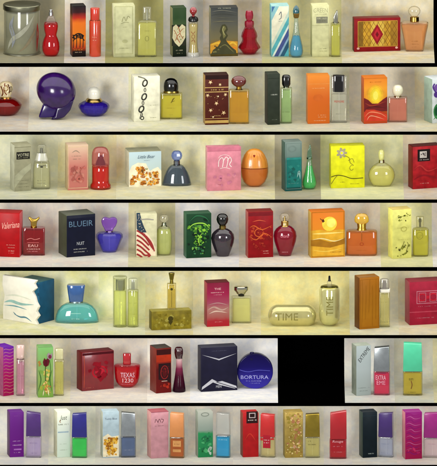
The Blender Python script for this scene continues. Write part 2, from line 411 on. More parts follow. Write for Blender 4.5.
        r2.color_ramp.elements[0].color = (.91,.92,.97,1); r2.color_ramp.elements[1].color = (1.12,1.08,1.0,1)
        nt.links.new(n2.outputs['Fac'], r2.inputs['Fac']); mm = nt.nodes.new('ShaderNodeMix'); mm.data_type = 'RGBA'; mm.blend_type = 'MULTIPLY'; mm.inputs[0].default_value = 1
        nt.links.new(ra.outputs['Color'], mm.inputs[6]); nt.links.new(r2.outputs['Color'], mm.inputs[7])
        nt.links.new(mm.outputs[2], b.inputs['Base Color']); b.inputs['Roughness'].default_value = .85
        bp = nt.nodes.new('ShaderNodeBump'); bp.inputs['Strength'].default_value = .7; bp.inputs['Distance'].default_value = .004
        nb = nt.nodes.new('ShaderNodeTexNoise'); nb.inputs['Scale'].default_value = 34; nb.inputs['Detail'].default_value = 6
        nt.links.new(mp.outputs[0], nb.inputs['Vector']); nt.links.new(nb.outputs['Fac'], bp.inputs['Height']); nt.links.new(bp.outputs['Normal'], b.inputs['Normal'])
        mb = MB(); mb.add(V, F, m); ob = mb.build('backdrop', None); ob['kind'] = 'structure'
setting()

# ================================================================== shelf 1 (top)
it = bottle(0, 'large clear grey plastic canister with silver lid at the left of the top shelf', 22, 56.5, 17, 'canister', cat='canister')
b, fr = it.loft('canister_body', 22, [(9,17.6),(10,18),(54.5,18),(55.6,17.8),(56.5,17)], G('c0c0a4', .1, .92), .9)
it.loft('inner_sleeve', 22, [(12,16),(30,16.2),(53,16)], GR([(0,'7c7c5c'),(.35,'98987c'),(.6,'80806a'),(1,'9c9c84')], 0, .12, .45, 0, 2, .4), .9, parent=b)
it.loft('lid', 22, [(4.4,18.4),(5,19),(9.4,19),(9.9,18.7)], M('94947c', .35), .9)
it.loft('rim', 22, [(54.2,18.5),(54.8,18.9),(56.3,18.9),(56.5,18.5)], M('a8a896', .3), .9)
def dr(c):
    c.stroke([(8,48),(12,38),(20,32),(28,24),(34,14)], 4.5, P('a8a894',.3), True); c.stroke([(14,14),(11,24),(14,36),(12,46)], 4, P('8c9094',.3), True)
    c.stroke([(18,50),(26,44),(33,33),(37,24)], 2.6, P('8c8064',.3), True); c.stroke([(37.5,22),(37.8,34),(37,50)], 2.2, P('a83a34',.4), True)
it.text(fr, 'printed_swirl', dr)
it = bottle(0, 'red hourglass torso-shaped bottle beside the grey canister', 51, 57, 6)
b, fr = it.glass(51, [(22,5.6),(23,6.6),(26,7.2),(30,6.8),(34.5,5.7),(36,5.8),(39,7.2),(43,8.4),(47,8.8),(51,8.5),(54,7.4),(56,6.2),(57,5.2)], 'e0202c', 'b80c1c', .72, level=25)
it.loft('shoulder', 51, [(15.8,1.8),(16.4,3.0),(18,4.0),(20,4.9),(22.2,5.5)], G('e8dcd4'), .72)
it.loft('spray_nozzle', 51, [(9.6,1.1),(10,1.6),(12.4,1.6),(12.6,2.3),(15.6,2.4),(15.9,2)], M('c8c8c8'))
def el(c,i):
    k = P('1a1412'); o = P('f0a030')
    for x in (73.5,76.5,80,83): c.stroke([(x,48),(x+.3,42),(x,37)], .7, k)
    c.stroke([(72.5,38),(76,34.5),(80,34),(84,36.5)], 1.2, k); c.stroke([(73,41),(77,38),(82,38.5),(84.5,41)], .8, k); c.blobs(72,34,85,40,16,.6,1.5,[k],3)
    c.lines(74,49.5,83,.9,o,2); c.lines(75,52,82,.8,P('d8c0a0'),4)
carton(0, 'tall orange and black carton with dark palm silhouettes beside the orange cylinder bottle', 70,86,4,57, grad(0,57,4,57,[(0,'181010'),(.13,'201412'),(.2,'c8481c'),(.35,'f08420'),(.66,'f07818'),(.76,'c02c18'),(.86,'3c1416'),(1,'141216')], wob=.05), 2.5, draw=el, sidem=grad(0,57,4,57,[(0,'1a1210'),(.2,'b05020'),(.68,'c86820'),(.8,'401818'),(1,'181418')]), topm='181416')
it = bottle(0, 'bright orange cylinder bottle with orange cap beside the orange and black carton', 95.2, 57, 5.8)
b, fr = it.loft('bottle_body', 95.2, rr(20.4,57,5.9,.5), P('e04a2c', .2, .05, .6), 1)
it.loft('cap', 95, rr(8,20,4.7,.5), P('dc3c28', .18, .05, .8), 1); it.loft('collar', 95.1, [(19.9,4.9),(20,5.1),(20.5,5.1)], M('c89070'))
it.text(fr, 'lettering', lambda c: (c.lines(92.2,36,98,.9,P('f8c8a8'),5), c.lines(93,39,97.5,.8,P('f8c8a8'),6)))
def d5(c,i):
    a = P('d8d8ac'); c.frame(114.6,6.6,133,54.5,.5,P('b2b27c')); c.rect(115.6,8,132,53,P('d0d0a0'))
    c.stroke([(122,22),(124,17),(126,21),(128,16.5),(130,18)], .5, P('8a8a58')); c.stroke([(121,24),(125,22.5),(129,23)],.35,P('8a8a58')); c.lines(123,27,128,.7,P('9a9a68'),3)
    c.ell(125,41.5,2.8,1.8,P('c0c08c')); c.lines(119.5,48,130,.8,P('8a8a58'),5)
carton(0, 'pale yellow-green carton with framed front panel beside the pale rectangular bottle', 112,135,3.6,57.5, 'caca9c', 1.5, draw=d5)
it = bottle(0, 'pale yellow flat rectangular bottle with two-post clear cap beside its pale green carton', 147, 57, 4)
b, fr = it.glass(147, [(20,3.6),(20.6,7),(21.4,9),(22.4,9.8),(56,9.9),(57,9.5)], 'e4e4b4', 'c4c26c', .42, 6, level=23)
it.loft('cap', 147, rr(7,20,4.1,.5), G('f0f0dc'), .8, 4); it.loft('spray_stem', 147, [(9,1),(20,1.2)], M('b0b098'))
it.text(fr, 'lettering', lambda c: (c.lines(143.5,30,151,.7,P('8a8848'),5), c.ring(147,38,2,2.6,.35,P('8a8848'))))
def d7(c,i):
    c.rect(171.8,25,185.6,46,P('2e3020')); c.poly([(173,27),(176,24.5),(179,28),(182,24.5),(185.4,27),(185.4,38),(182,44),(179,47),(175,43),(172.4,38)], P('d8d0a4'))
    g = P('b06838'); c.stroke([(174,30),(177,36),(175,41)],.6,g); c.stroke([(183,29),(180,33),(183,39)],.6,g); c.stroke([(178,27),(180,33),(177,37),(180,43)],.8,P('c07850')); c.blobs(173.5,28,185,42,14,.4,.9,[g,P('8c9050')],4)
    c.lines(176,50,183,1,P('c8c0a0'),3); c.lines(176.5,53,182.5,.8,P('8c8868'),4)
carton(0, 'narrow dark green carton with ivory ornamental shield beside the slim bottle with red ball stopper', 170,186.4,6,57, grad(0,57,6,57,[(0,'10180e'),(.25,'24301c'),(.6,'4a6438'),(.8,'2c4a24'),(1,'344c2c')], wob=.08), 2.6, '8c8a64', draw=d7)
it = bottle(0, 'slim pale gold bottle with red ball stopper and black collar on the top shelf', 193.3, 57.3, 5.6)
b, fr = it.glass(193.3, [(21.5,4),(22.5,4.7),(26,5),(34,4.5),(40,4.3),(46,4.5),(50,5),(54,5.6),(57.3,5.9)], 'ece4c0', 'c8b878', 1, level=24)
it.loft('collar', 193.3, [(16.6,2.6),(17.6,4.4),(19.5,5.1),(21,5),(21.8,4.2)], P('060606',.3,.05,.1))
it.loft('stopper', 193.3, [(7.2,.8),(7.7,2),(8.8,3),(10.8,3.7),(12.6,3.4),(14.2,2.2),(15,1.4),(16.8,1.4)], P('a01c24',.12,.05,1))
it.loft('foot_ring', 193.3, [(52,5.5),(53,6.1),(56.6,6.5),(57.3,6.3)], G('e8e8e0',.05,.5))
it.text(fr, 'lettering', lambda c: (c.stroke([(191,31),(193,33),(195,31)],.5,P('a05030')), c.ring(193.2,36,1.7,2.2,.4,P('a05030')), c.stroke([(191.5,41),(193.5,39),(195,42)],.5,P('a05030'))))
def d9(c,i):
    y = P('f0c040'); gd = P('d89c30'); s = P('4c4c30'); s2 = P('7c7848'); lt = P('b8b478')
    c.poly([(210.3,44),(220,40.5),(237.6,42),(237.6,53.5),(210.3,53.5)], gd); c.stroke([(211,45),(218,43),(222,46)],2.2,y,True); c.stroke([(229,45),(233,43),(237,46)],2.2,y,True); c.stroke([(230,49),(234,48),(237,49)],1.4,P('e8842c'),True)
    c.poly([(222,25),(225,24.5),(227,27),(227.8,30),(226,33),(228,36),(225.6,40),(228,43.5),(231,47),(236,51),(236.5,54.5),(211,54.5),(213,50),(218,46.5),(220.6,42),(219.8,38),(221.4,35),(219.6,32),(220.6,28)], s)
    c.poly([(223,26),(225,26.5),(226,29),(224,32),(226,36),(223.5,39),(222.6,34),(222,30)], s2); c.stroke([(219,48),(225,45),(230,49),(234,53)],1.2,s2,True); c.blobs(212,45,222,54,7,1,2,[s,s2],8); c.stroke([(223.5,27),(222.6,30),(224.4,35)],.6,lt)
    for k in range(4): c.stroke([(211,12+k*3.4),(222,10.5+k*3.6),(237,13+k*3)],1,P(('6c6c60','484a44','5c5c50','747058')[k]),True)
    c.lines(218,8,232,.9,P('a8a890'),5)
carton(0, 'dark sunset carton with a grey hourglass figure over a golden horizon on the top shelf', 209,238,6,56.6, grad(0,56.6,6,56.6,[(0,'3c3418'),(.12,'6c5c28'),(.3,'8c7034'),(.42,'7c7450'),(.7,'5c5c50'),(1,'3c4040')], wob=.12), 1.6, '8a8664', draw=d9)
it = bottle(0, 'dark red faceted bottle with stacked angular tiers beside the sunset figure carton', 249.3, 55.3, 8)
RP = [(27,4.4),(28,4.9),(33,7.4),(36.5,8.2),(39.5,7.2),(41.5,7.6),(47,11),(48.2,11),(53,7.2),(55.3,6.2)]
it.glass(249.3, RP, 'c81c3c', 'a01030', .8, 2, 29, 10, rot=.31, angle=12)
it.loft('collar', 249.3, [(20.8,3.4),(21.6,4.8),(24,5),(26.6,4.6),(27.2,4)], P('a41434',.15,.1,.8), 1, 2, 10, angle=12)
it.loft('cap', 249.3, [(10.8,2.8),(11.6,3.6),(15,4.2),(18.4,3.9),(20.8,2.9)], P('a41434',.15,.1,.8), 1, 2, 10, angle=12)
def d11(c,i):
    x0, x1, y0, y1 = i.fx0+.4, i.fx1-.4, 6.5, 56.4
    def band(a, b, m):                                    # diagonal streak
        pts = []
        for px, py in ((a,y1),(b,y1),(b+26,y0),(a+26,y0)): pts.append((px,py))
        def clip(pts, ins, inter):
            out = []
            for k in range(len(pts)):
                p, q = pts[k-1], pts[k]
                if ins(q):
                    if not ins(p): out.append(inter(p,q))
                    out.append(q)
                elif ins(p): out.append(inter(p,q))
            return out
        def at(X): return lambda p,q: (X, p[1]+(q[1]-p[1])*(X-p[0])/(q[0]-p[0]))
        pts = clip(pts, lambda p: p[0] >= x0, at(x0)); pts = clip(pts, lambda p: p[0] <= x1, at(x1)) if pts else pts
        if len(pts) > 2: c.poly(pts, m)
    for a, b, h in ((243,249,'4878a8'),(249,253,'90c4c8'),(253,265,'ece8cc'),(265,268,'c8dcc8'),(268,272,'5cb4bc'),(272,274,'d8e4d8'),(274,278,'4c5c98'),(278,280,'8cb0c8'),(280,284,'30607c'),(284,291,'58b4bc')): band(a,b,P(h))
    c.stroke([(279,15),(281,12),(281,18),(279,19.5)],.5,P('30506c')); c.lines(278,21,282,.7,P('50708c'),2)
carton(0, 'aqua, cream and navy carton with diagonal streaks beside the blue teardrop bottle', 269.6,289,3.6,57, 'a4d0cc', 1.6, '68b4b8', draw=d11)
it = bottle(0, 'clear teardrop bottle of bright blue liquid with dark teal pointed cap on the top shelf', 296.2, 58, 6.5)
it.glass(296.2, [(18,2),(22,2.1),(28,2.5),(34,3.5),(40,5),(46,6.4),(51,7),(55,6.4),(57.4,5.2),(58,4.8)], 'c0e0e4', '38acdc', 1, level=36)
it.loft('cap', 296.2, [(5.6,.4),(6.6,1.6),(8.6,2.8),(11,3.3),(13.2,3.2)], P('20606c',.15,.1,.8)); it.loft('collar', 296.2, [(13.2,2.9),(13.6,3.2),(17.6,2.6),(18.2,2)], M('b8904c'))
def d13(c,i):
    c.text('GREEN', 313.5,8.4,327.6,12.8,P('b4b488')); c.lines(314,14,327,.8,P('a8a880'),6); c.rect(316.2,17,327.6,23.4,P('8c8c74')); c.lines(317,18,327,1,P('d8d8b0'),3); c.lines(317,20.6,327,1,P('5c5c48'),4)
    c.lines(320,48.5,326,.7,P('8c8c60'),5); c.lines(319,51,327,.6,P('a0a070'),6); c.rect(311.8,25.3,328.6,25.6,P('bcbc84'))
carton(0, 'plain pale yellow carton with a grey label block near its top on the top shelf', 310.4,329,3.6,57, 'dad9a4', 1.6, 'bcbc84', draw=d13)
it = bottle(0, 'narrow pale yellow-green bottle with slanted silver pen-like cap at the edge of the top shelf', 335.6, 57, 4)
it.glass(335.6, rr(23,57,4.9,.6), 'd4d49c', 'bcbc58', .9, 5, level=25)
it.flat('cap', [(333.4,23),(333.4,17),(336.2,10.5),(337.6,10.5),(338,23)], 5.5, M('c4c4b4',.2), .5); it.loft('collar', 335.7, [(21.9,2.7),(22.1,3),(23.1,3)], M('8c8c7c'))
def d15(c,i):
    x0, x1 = i.fx0, i.fx1
    g = P('c8982c',.35,.2); dk = P('8c5c18',.35); c.rect(x0+4.2,22,x1-3.6,46.6,g)
    c.rect(x0+4.2,22,x0+9,46.6,P('8c6820',.35)); c.rect(x1-10,22,x1-3.6,46.6,P('a87c24',.35)); c.rect(x0+17,22,x0+30,46.6,P('d8b448',.35))
    for k in range(-5,12):
        for s in (1,-1):
            xa = x0+5+k*4.6; p = [(xa,46.6),(xa+24.6*.62,22)] if s > 0 else [(xa,22),(xa+24.6*.62,46.6)]
            (ax,ay),(bx,by) = p; lo, hi = x0+4.2, x1-3.6
            if bx <= lo or ax >= hi: continue
            def q(X): return ay+(by-ay)*(X-ax)/(bx-ax)
            a2 = (max(ax,lo), q(max(ax,lo))); b2 = (min(bx,hi), q(min(bx,hi)))
            dx = .32; c.mb.add(c._p([(a2[0],a2[1]+dx),(b2[0],b2[1]+dx),(b2[0],b2[1]-dx),(a2[0],a2[1]-dx)] ), [(0,1,2,3)], dk)
        c.k += .2
    c.k = math.ceil(c.k)+1
    c.poly([(377,24.6),(383,35),(377,45.4),(371,35)], P('9c1420')); c.poly([(377,28),(380.6,35),(377,42),(373.4,35)], P('c42434')); c.poly([(377,32),(378.6,35),(377,38),(375.4,35)], P('7c0c18'))
    c.frame(x0+3.6,21.4,x1-3,47.2,.5,P('d8a840')); 
    for px in (x0+4, x1-4): c.ell(px,48.6,1.4,1.1,P('e0b0a0'))
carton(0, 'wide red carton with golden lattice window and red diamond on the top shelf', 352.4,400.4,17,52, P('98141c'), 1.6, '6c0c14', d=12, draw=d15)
it = bottle(0, 'peach flared bottle with round clear and gold stopper beside the lattice carton', 414.4, 52, 6)
b, fr = it.glass(414.4, [(21.6,4),(22,12.6),(23,13.8),(25.5,13.6),(34,11.8),(44,10.2),(50,9.4),(52,8.8)], 'ecc498', 'd8a064', .5, 4, level=24.5)
it.loft('collar', 414.4, [(16.4,2.6),(17,4.4),(21.2,4.6),(21.8,4)], M('d0a850')); it.loft('cap', 414.2, [(6.2,1),(6.8,3.2),(8.4,5.2),(10.8,6.2),(13,5.8),(15,4.4),(16.6,2.8)], G('f0e4c0'), .6)
it.text(fr, 'lettering', lambda c: (c.lines(411,40,418,.8,P('8c5428'),5), c.lines(410.5,43,418.6,.7,P('8c5428'),6), c.lines(412,46,417,.6,P('8c5428'),7)))

# ================================================================== shelf 2
it = bottle(1, 'low wide dark red bottle with gold patterned stopper cut off by the left edge', 5, 116.6, 9)
it.glass(5, [(98,7),(99,10.5),(101.5,14.5),(104.6,17.2),(108,16),(112.5,13.2),(115.4,10.4),(116.6,9)], 'a81418', '8c0810', .72, level=100.5)
b, fr = it.loft('stopper', 6, [(81.6,3),(83,5.6),(86,7),(89,7.2),(93,6),(97,4.6),(98.2,4.4)], G('e8d8a8',.05,.7), .5)
it.text(fr, 'gold_pattern', lambda c: (c.stroke([(1,86),(3,92),(2,96)],1.2,P('6c3418')), c.stroke([(5,83),(4,90),(7,95)],1,P('7c3c1c')), c.stroke([(8,84),(10,89),(9,93)],1.1,P('5c2c14')), c.ring(6,88,2.4,3,.7,P('8c5c20')), c.ring(11,89,1.2,3,.6,P('3c2818'))))
it.loft('collar', 6, [(97.2,5),(97.6,6),(99,6.2)], M('c09848'), .7)
# purple egg
it = bottle(1, 'large glossy dark purple egg-shaped case tilted on two fin feet', 56, 121.4, 15, 'egg_case', cat='case')
V = MB(); bm = bmesh.new(); bmesh.ops.create_uvsphere(bm, u_segments=48, v_segments=28, radius=1)
for v in bm.verts:
    x, y, z = v.co; r = 1+.05*x
    X, Z = x*20.2, z*18.3*r; a = math.radians(-32)
    v.co = ((X*math.cos(a)-Z*math.sin(a))*it.sc, y*16*it.sc, (X*math.sin(a)+Z*math.cos(a)+27.4)*it.sc)
V.addbm(bm, P('34105c',.18,.2,.12)); V.build('egg_shell', it.e, 60)
f1, _ = it.flat('fin_foot', [(43.4,103),(58,106),(55,116.6),(46,118.2),(38.4,118.2)], 10, P('2a0c64',.18,.1,.1), 2, yo=-2)
f1.location.z = 0
it.flat('fin_foot', [(57,104),(74,99),(70.5,109.6),(64,117),(57,120.4),(50.6,121.4),(54.6,115)], 12, P('240a50',.18,.1,.1), 2, yo=-3)
it = bottle(1, 'low deep purple faceted bottle with pearl white dome cap beside the purple egg case', 94, 117, 8)
b, fr = it.glass(94, [(100.6,8),(102,11.5),(104,14.8),(106,15.6),(108,15.2),(112,13),(115.6,9.6),(117,8)], '5038c0', '381ca0', .8, 2, 102, 14, rot=.2, angle=14)
it.loft('collar', 94, [(98,5.5),(99,7.4),(100.6,8.4),(101.4,8.6),(102.4,8)], M('c8a864'))
it.loft('cap', 94.2, [(87,1.2),(87.5,3),(89,5),(91,6.1),(93.5,6.5),(97,6.3),(98.6,5.9)], P('e4e2d4',.12,.03,.8))
def d20(c,i):
    k = P('3c3c34'); g = P('787868')
    for (x,y,a) in ((145,83.6,.3),(144.2,97.2,.4),(141.4,109.4,.5),(142.2,118.4,.2)): 
        c.ring(x,y,2.9,3.9,1.5,k,a=a) if y < 115 else c.ring(x,y,2,2,.9,k)
        c.ring(x-.3,y-.3,2.4,3.3,.6,g,a0=150,a1=260,a=a)
    for (x,y) in ((145,90.4),(143,103.4),(141.6,115)): c.ring(x,y,1.2,2.2,.6,k)
    c.stroke([(138,76.6),(144,78.6),(145.4,80)],1.1,g)
    c.lines(150,105.6,158,.6,P('b0b090'),3); c.lines(150,118,156,.7,P('a0a080'),4)
carton(1, 'cream white carton with dark chain links down its front on the second shelf', 131,160,74.6,122, 'e8e6cc', 3, 'e0dec0', draw=d20)
it = bottle(1, 'square bright yellow bottle with a black dome cap on the second shelf', 171.4, 119.4, 5)
b, fr = it.glass(171.4, rr(93,119.4,11,.8), 'e8e080', 'dcd020', .45, 7, level=95.4)
it.loft('cap', 171, [(78.2,1.4),(78.8,3.6),(80.4,5.8),(83,7.1),(86,7.5),(89.6,7.4),(90.8,6.8)], P('08080a',.15,.05,.3), .85); it.loft('collar', 171.2, [(90.4,5),(91,7.6),(92.4,8),(93.2,7.8)], M('b09848'), .6)
it.text(fr, 'lettering', lambda c: (c.stroke([(171,102.5),(173,98.6),(175,97)],1,P('6c5c14'),True), c.stroke([(170.6,101.6),(174.6,100)],.4,P('6c5c14')), c.lines(167,107,176,.6,P('8c7c14'),4), c.lines(169,113.6,174,.7,P('6c5c14'),5)))
def d22(c,i):
    g = P('d8b46c',.35); x0, x1 = i.fx0, i.fx1
    c.rect(x0+.5,75.6,x1-.5,79.6,P('2c1410')); c.rect(x0,87.4,x1,88.1,g); c.rect(x0,91.8,x1,92.6,g); c.rect(x0,120.6,x1,123.4,P('c8a458',.35)); c.rect(x0,118.6,x1,119,g)
    r = random.Random(4)
    for (x,y,q) in ((210.4,82.4,2.3),(220,85,1.8),(216.4,103.6,2.3),(210.6,110.4,2.2),(223.6,113.2,2.4),(207.6,95.4,2.2),(225.4,95,2),(218,96.6,1.1),(213,117,1.2)):
        pts = []
        for k in range(10):
            t = math.pi*k/5+.3; R = q if k % 2 == 0 else q*.45; pts.append((x+R*math.cos(t), y+R*math.sin(t)))
        c.poly(pts, P('e0b884',.35)); c.ell(x,y,.7,.7,P('f0e0b0'))
    c.lines(211,89.3,224,1.3,g,3); c.lines(214,115.6,221,.8,g,6)
    for k in range(16): c.ell(r.uniform(x0+1.5,x1-1.5), r.uniform(94,118), .3,.3,g,6)
carton(1, 'brown carton scattered with gold stars and banded in gold on the second shelf', 203,228.6,73,125, '5c2418', 2, 'a88448', draw=d22, topm='3c1c14')
it = bottle(1, 'square amber yellow bottle with oval brown cap beside the star carton', 239, 124, 4.5)
it.glass(239, rr(89.4,124,10.2,.8), 'e8c860', 'd0a018', .45, 7, level=92)
it.loft('cap', 238.8, [(76,1.5),(76.6,4),(78.4,6.6),(81,7.7),(83.4,7.2),(85.4,5.4),(86.8,3)], P('6c2420',.15,.1,.8), .7); it.loft('collar', 239, [(86.4,2),(86.8,2.6),(89,2.7),(89.6,4.6),(90,4.6)], M('b89038'), .7)
it = carton(1, 'black-green narrow carton with tiny white print beside the pale green flask', 264.6,280,72,125, '343c30', 3, '2c2c26', draw=lambda c,i: (c.lines(271,94.4,277.6,1.1,P('d0d4c4'),3), c.lines(272,119.6,277,.7,P('788070'),4), c.rect(268.3,78.4,279.4,78.8,P('283024'))))
it = bottle(1, 'slim pale green rectangular bottle with rounded black cap beside the black-green carton', 286.2, 123.6, 4)
b, fr = it.glass(286.2, rr(87.6,123.6,5.8,.7), 'b8cc9c', '98b080', .7, 5, level=90)
it.loft('cap', 286.2, [(75,2.4),(75.6,3.6),(77,4.3),(84,4.3),(85.8,3.6),(86.6,2.6)], P('080808',.18,.05,.3), .9, 3); it.loft('collar', 286.2, [(86.2,2.6),(86.6,3),(87.8,3)], M('a8b098'))
it.text(fr, 'lettering', lambda c: c.lines(282.4,111,290,.7,P('5c7448'),4))
carton(1, 'plain bright orange carton with fine lettering beside the clear bottle with black cap', 306,329.6,73.8,124, grad(1,124,73,124,[(0,'e07024'),(.5,'e06c20'),(1,'e08a30')]), 1.6, 'd8843c', draw=lambda c,i: (c.rect(i.fx0,84,i.fx1,84.3,P('e89c50')), c.lines(312,88,325,.9,P('f0b878'),3), c.ell(318,98,5,3.4,P('dc6c24')), c.lines(318,115,326,.7,P('f0c090'),4), c.lines(318,117,326,.7,P('f0c090'),5), c.lines(314,120.4,326,.7,P('f0c090'),6)))
it = bottle(1, 'clear flat bottle with glossy black cap and one red printed bar', 339, 123, 4.5)
b, fr = it.glass(339, rr(76,123,8.2,.8), 'ecece4', 'dcdccc', .5, 6, level=94, trans=.85)
it.loft('cap', 338.6, rr(75,91.6,5.9,.7), P('08080a',.08,.05,.4), .75, 4)
it.text(fr, 'lettering', lambda c: (c.text('MEMOIRE', 334.2,99.8,344.2,102,P('c43c2c')), c.lines(336,113,343,.6,P('808070'),4)))
def d28(c,i):
    x0, x1 = i.fx0, i.fx1
    c.ell(375.4,95.4,9.6,10.6,P('eca42c')); c.ell(375.4,95.6,7.6,9.6,P('f0b82c')); c.ell(375.4,95.8,5.8,8.4,P('f4cc30')); c.ell(375.4,96,4.2,6.6,P('f6dc38')); c.ell(375.4,96,2.6,4.4,P('f8ec60'))
    c.poly([(x0,98),(368,100),(372,104),(378,104),(383,100),(x1,97.4),(x1,112),(x0,112)], P('7c2020')); c.stroke([(x0+1,103),(372,106),(x1-1,102)],1.4,P('a43c28'),True); c.stroke([(x0+1,108.6),(374,107),(x1-1,109)],1,P('5c1818'),True)
    c.poly([(x0,113),(366,109.6),(374,110),(381,112),(x1,116),(x1,121.4),(x0,121.4)], P('d84024')); c.stroke([(x0+1,117),(370,112.4),(380,114),(x1-1,118)],1.1,P('f08c64'),True); c.stroke([(x0+3,120.4),(371,116),(x1-3,120)],.9,P('f0a480'),True)
    c.rect(x0,78.4,x1,78.8,P('c87420')); c.lines(369,82,382,.8,P('b86418'),3)
carton(1, 'orange sunset carton with glowing yellow sun over a dark red horizon', 361,387.2,75.8,124, grad(1,124,75,124,[(0,'d05024'),(.25,'c84c20'),(.5,'e89428'),(.75,'f0a02c'),(1,'dc7420')], wob=.06), 2.8, 'c05c28', draw=d28)
it = bottle(1, 'square pink bottle with a round ivory stopper beside the sunset carton', 397.6, 122.4, 4.5)
it.glass(397.6, rr(97,122.4,9.6,.8), 'ecb8a0', 'd88c78', .45, 7, level=99)
it.loft('cap', 397.6, [(85,1.6),(85.6,3.2),(87.4,4.8),(90,5.5),(93,5.1),(95,3.8),(96,2.6)], P('ece8c8',.15,.04,.8), .9); it.loft('collar', 397.6, [(95.6,2.6),(96,3.6),(97.2,3.8)], M('c8b088'))
def d30(c,i):
    c.stroke([(434.5,84),(433,87),(434.6,91),(437,94)],1.6,P('5c3c94')); c.ell(436.6,95,3,3.2,P('5c3c94')); c.ell(437.4,88,3.6,3.6,P('7c58a8'))
    c.ell(438,112,4.8,8,P('3c8c4c')); c.ell(437,112,2.6,5,P('1c5c38')); c.ell(445,104,3,5,P('4864a8')); c.stroke([(433,120),(438,116),(446,118)],1.4,P('4c9c58'),True)
carton(1, 'white carton with purple and green painted shapes at the right of the second shelf', 424,452,76.6,123.6, 'd4dcdc', 8, '9cb09c', draw=d30, d=18)
# ================================================================== shelf 3
def d31(c,i):
    c.rect(16.6,152.4,30,159.8,P('201e18')); c.text('VOTRE', 17.6,154,29,157,P('c0bea0')); c.lines(18,158,28.6,.7,P('a8a684'),4)
    c.poly([(15,188),(15,176),(22,170),(31,164),(31,170),(24,176),(18,184)], P('aaaa8c')); c.lines(17,180.6,29.6,.7,P('78765a'),3); c.lines(17,184,29.6,.7,P('78765a'),5); c.lines(17,187,29.6,.7,P('78765a'),6)
    c.rect(14.6,147.4,31,147.8,P('787658'))
carton(2, 'grey-green carton with a small black label beside the clear shouldered bottle', 10,31.4,143,191.6, '9c9a7c', 4.4, 'c8c8ac', draw=d31)
it = bottle(2, 'clear grey shouldered bottle with frosted bell cap at the left of the third shelf', 41.6, 189.6, 5.5)
b, fr = it.glass(41.6, [(160,6),(161.2,7.2),(164,8.2),(170,8.7),(187,8.9),(189,8.6),(189.6,8)], 'd4d4bc', 'b8b898', .6, 3.2, level=163, trans=.7)
it.loft('shoulder', 41.6, [(153,4.6),(155,5),(158,6),(160.2,6.6)], G('e0e0d0',.2,.7), .65, 3); it.loft('cap', 41.6, [(145,3.6),(145.6,4.4),(148,4.6),(153,4.8)], G('dcdcc8'), .75)
it.loft('spray_stem', 41.6, [(148.2,1.3),(153,1.6)], M('707064'))
it.text(fr, 'lettering', lambda c: (c.rect(37.4,164.6,46.6,165.2,P('606050')), c.rect(40.4,165.4,43,166.8,P('303028')), c.lines(37.6,179.4,45.4,.7,P('606050'),4), c.lines(37.6,182,45.4,.7,P('707060'),5)))
def d33(c,i):
    r = P('c07060'); c.frame(i.fx0+.6,147,i.fx1-.6,188.6,.5,P('d8bc94')); c.stroke([(72,153),(76,151),(80,153.6)],.9,P('9c8874'),True); c.lines(72,156,82,.8,P('9c8874'),3); c.lines(73,159,81,.8,P('9c8874'),4)
    c.blobs(69,165,87,187,26,1.4,3.4,[P('c46c60'),P('cc8474'),P('b46058')],6); c.stroke([(71,168),(76,172),(74,178),(80,184)],1,P('b06054'),True); c.stroke([(85,166),(80,172),(84,180)],1,P('b06054'),True)
carton(2, 'faded salmon pink carton with blotchy red pattern beside the red bottle with dome cap', 65,88.4,143,190.4, grad(2,190.4,143,190.4,[(0,'cc7c74'),(.55,'cc7c70'),(1,'d0b498')], wob=.1), 3, 'd0b88c', draw=d33)
it = bottle(2, 'orange-red bottle with translucent red dome cap on the third shelf', 100.6, 190, 7)
b, fr = it.glass(100.6, [(164.6,7.4),(166,8.6),(172,8.7),(180,8.6),(183,8.8),(185,10.2),(188.6,10.4),(190,9.8)], 'e04030', 'c83020', .8, level=167.5)
it.loft('cap', 100.6, [(147,3),(147.7,5.4),(149.4,7.2),(152.4,8.5),(157,8.9),(165,8.9)], G('e06470',.04,.95), .8)
it.loft('spray_nozzle', 100.6, [(155.6,1.6),(156.2,2.6),(159,3),(161,4),(164.6,5)], P('4c2028',.3), .9)
def d35(c,i):
    x0, x1 = i.fx0, i.fx1; o = [P('e0962c'),P('d0802c'),P('ecac48'),P('b86820'),P('f0c468')]
    c.poly([(x0,187),(x0,172),(132,166),(138,163),(146,164),(150,172),(153,170),(158,168),(x1,172),(x1,187)], P('f0e8c8'))
    for cx, cy, r in ((140,170,6),(136,179,6.4),(146,178,6.4),(130.6,182,4.4),(155,175,4.6),(156,182,4.6),(150,184,3.6),(143,184,4)): 
        c.blobs(max(x0,cx-r),cy-r,min(x1,cx+r),min(186.6,cy+r),16,1,2.6,o,int(cx))
    c.blobs(130,168,158,186,18,.4,1.1,[P('6c3c18'),P('84541c'),P('7c8c3c')],9)
    c.text('Little Bear', 137.4,155.4,154.6,158.6,P('34506c'),shear=.4); c.lines(143,160.6,151,.6,P('70889c'),4)
carton(2, 'broad pale blue carton with golden orange flowers and script beside the dark bell bottle', 125,161.4,148.6,187, grad(2,187,148,187,[(0,'e8e0c4'),(.4,'c0d4d0'),(1,'b4ccd4')]), 4, 'e0dcc0', topm='b8b898', d=22, draw=d35)
it = bottle(2, 'dark grey bell-shaped bottle with a faceted blue stopper on the third shelf', 176.8, 186.4, 7)
it.glass(176.8, [(165,5),(165.8,6.4),(168,8.4),(172,10.8),(177,12.8),(182,14),(185,14.5),(186.4,14)], '8ca0b0', '384654', .5, level=166.6, trans=.5)
it.loft('stopper', 176.8, [(150.8,2),(151.4,3.6),(153.4,5.2),(156,5.7),(158.6,4.8),(160.4,3)], G('5c78d0',.03,.8), .8, 2, 10, angle=12); it.loft('collar', 176.8, [(160.4,2.4),(161,3.2),(164.4,3.2),(165.2,4.6)], M('88909c'), .8)
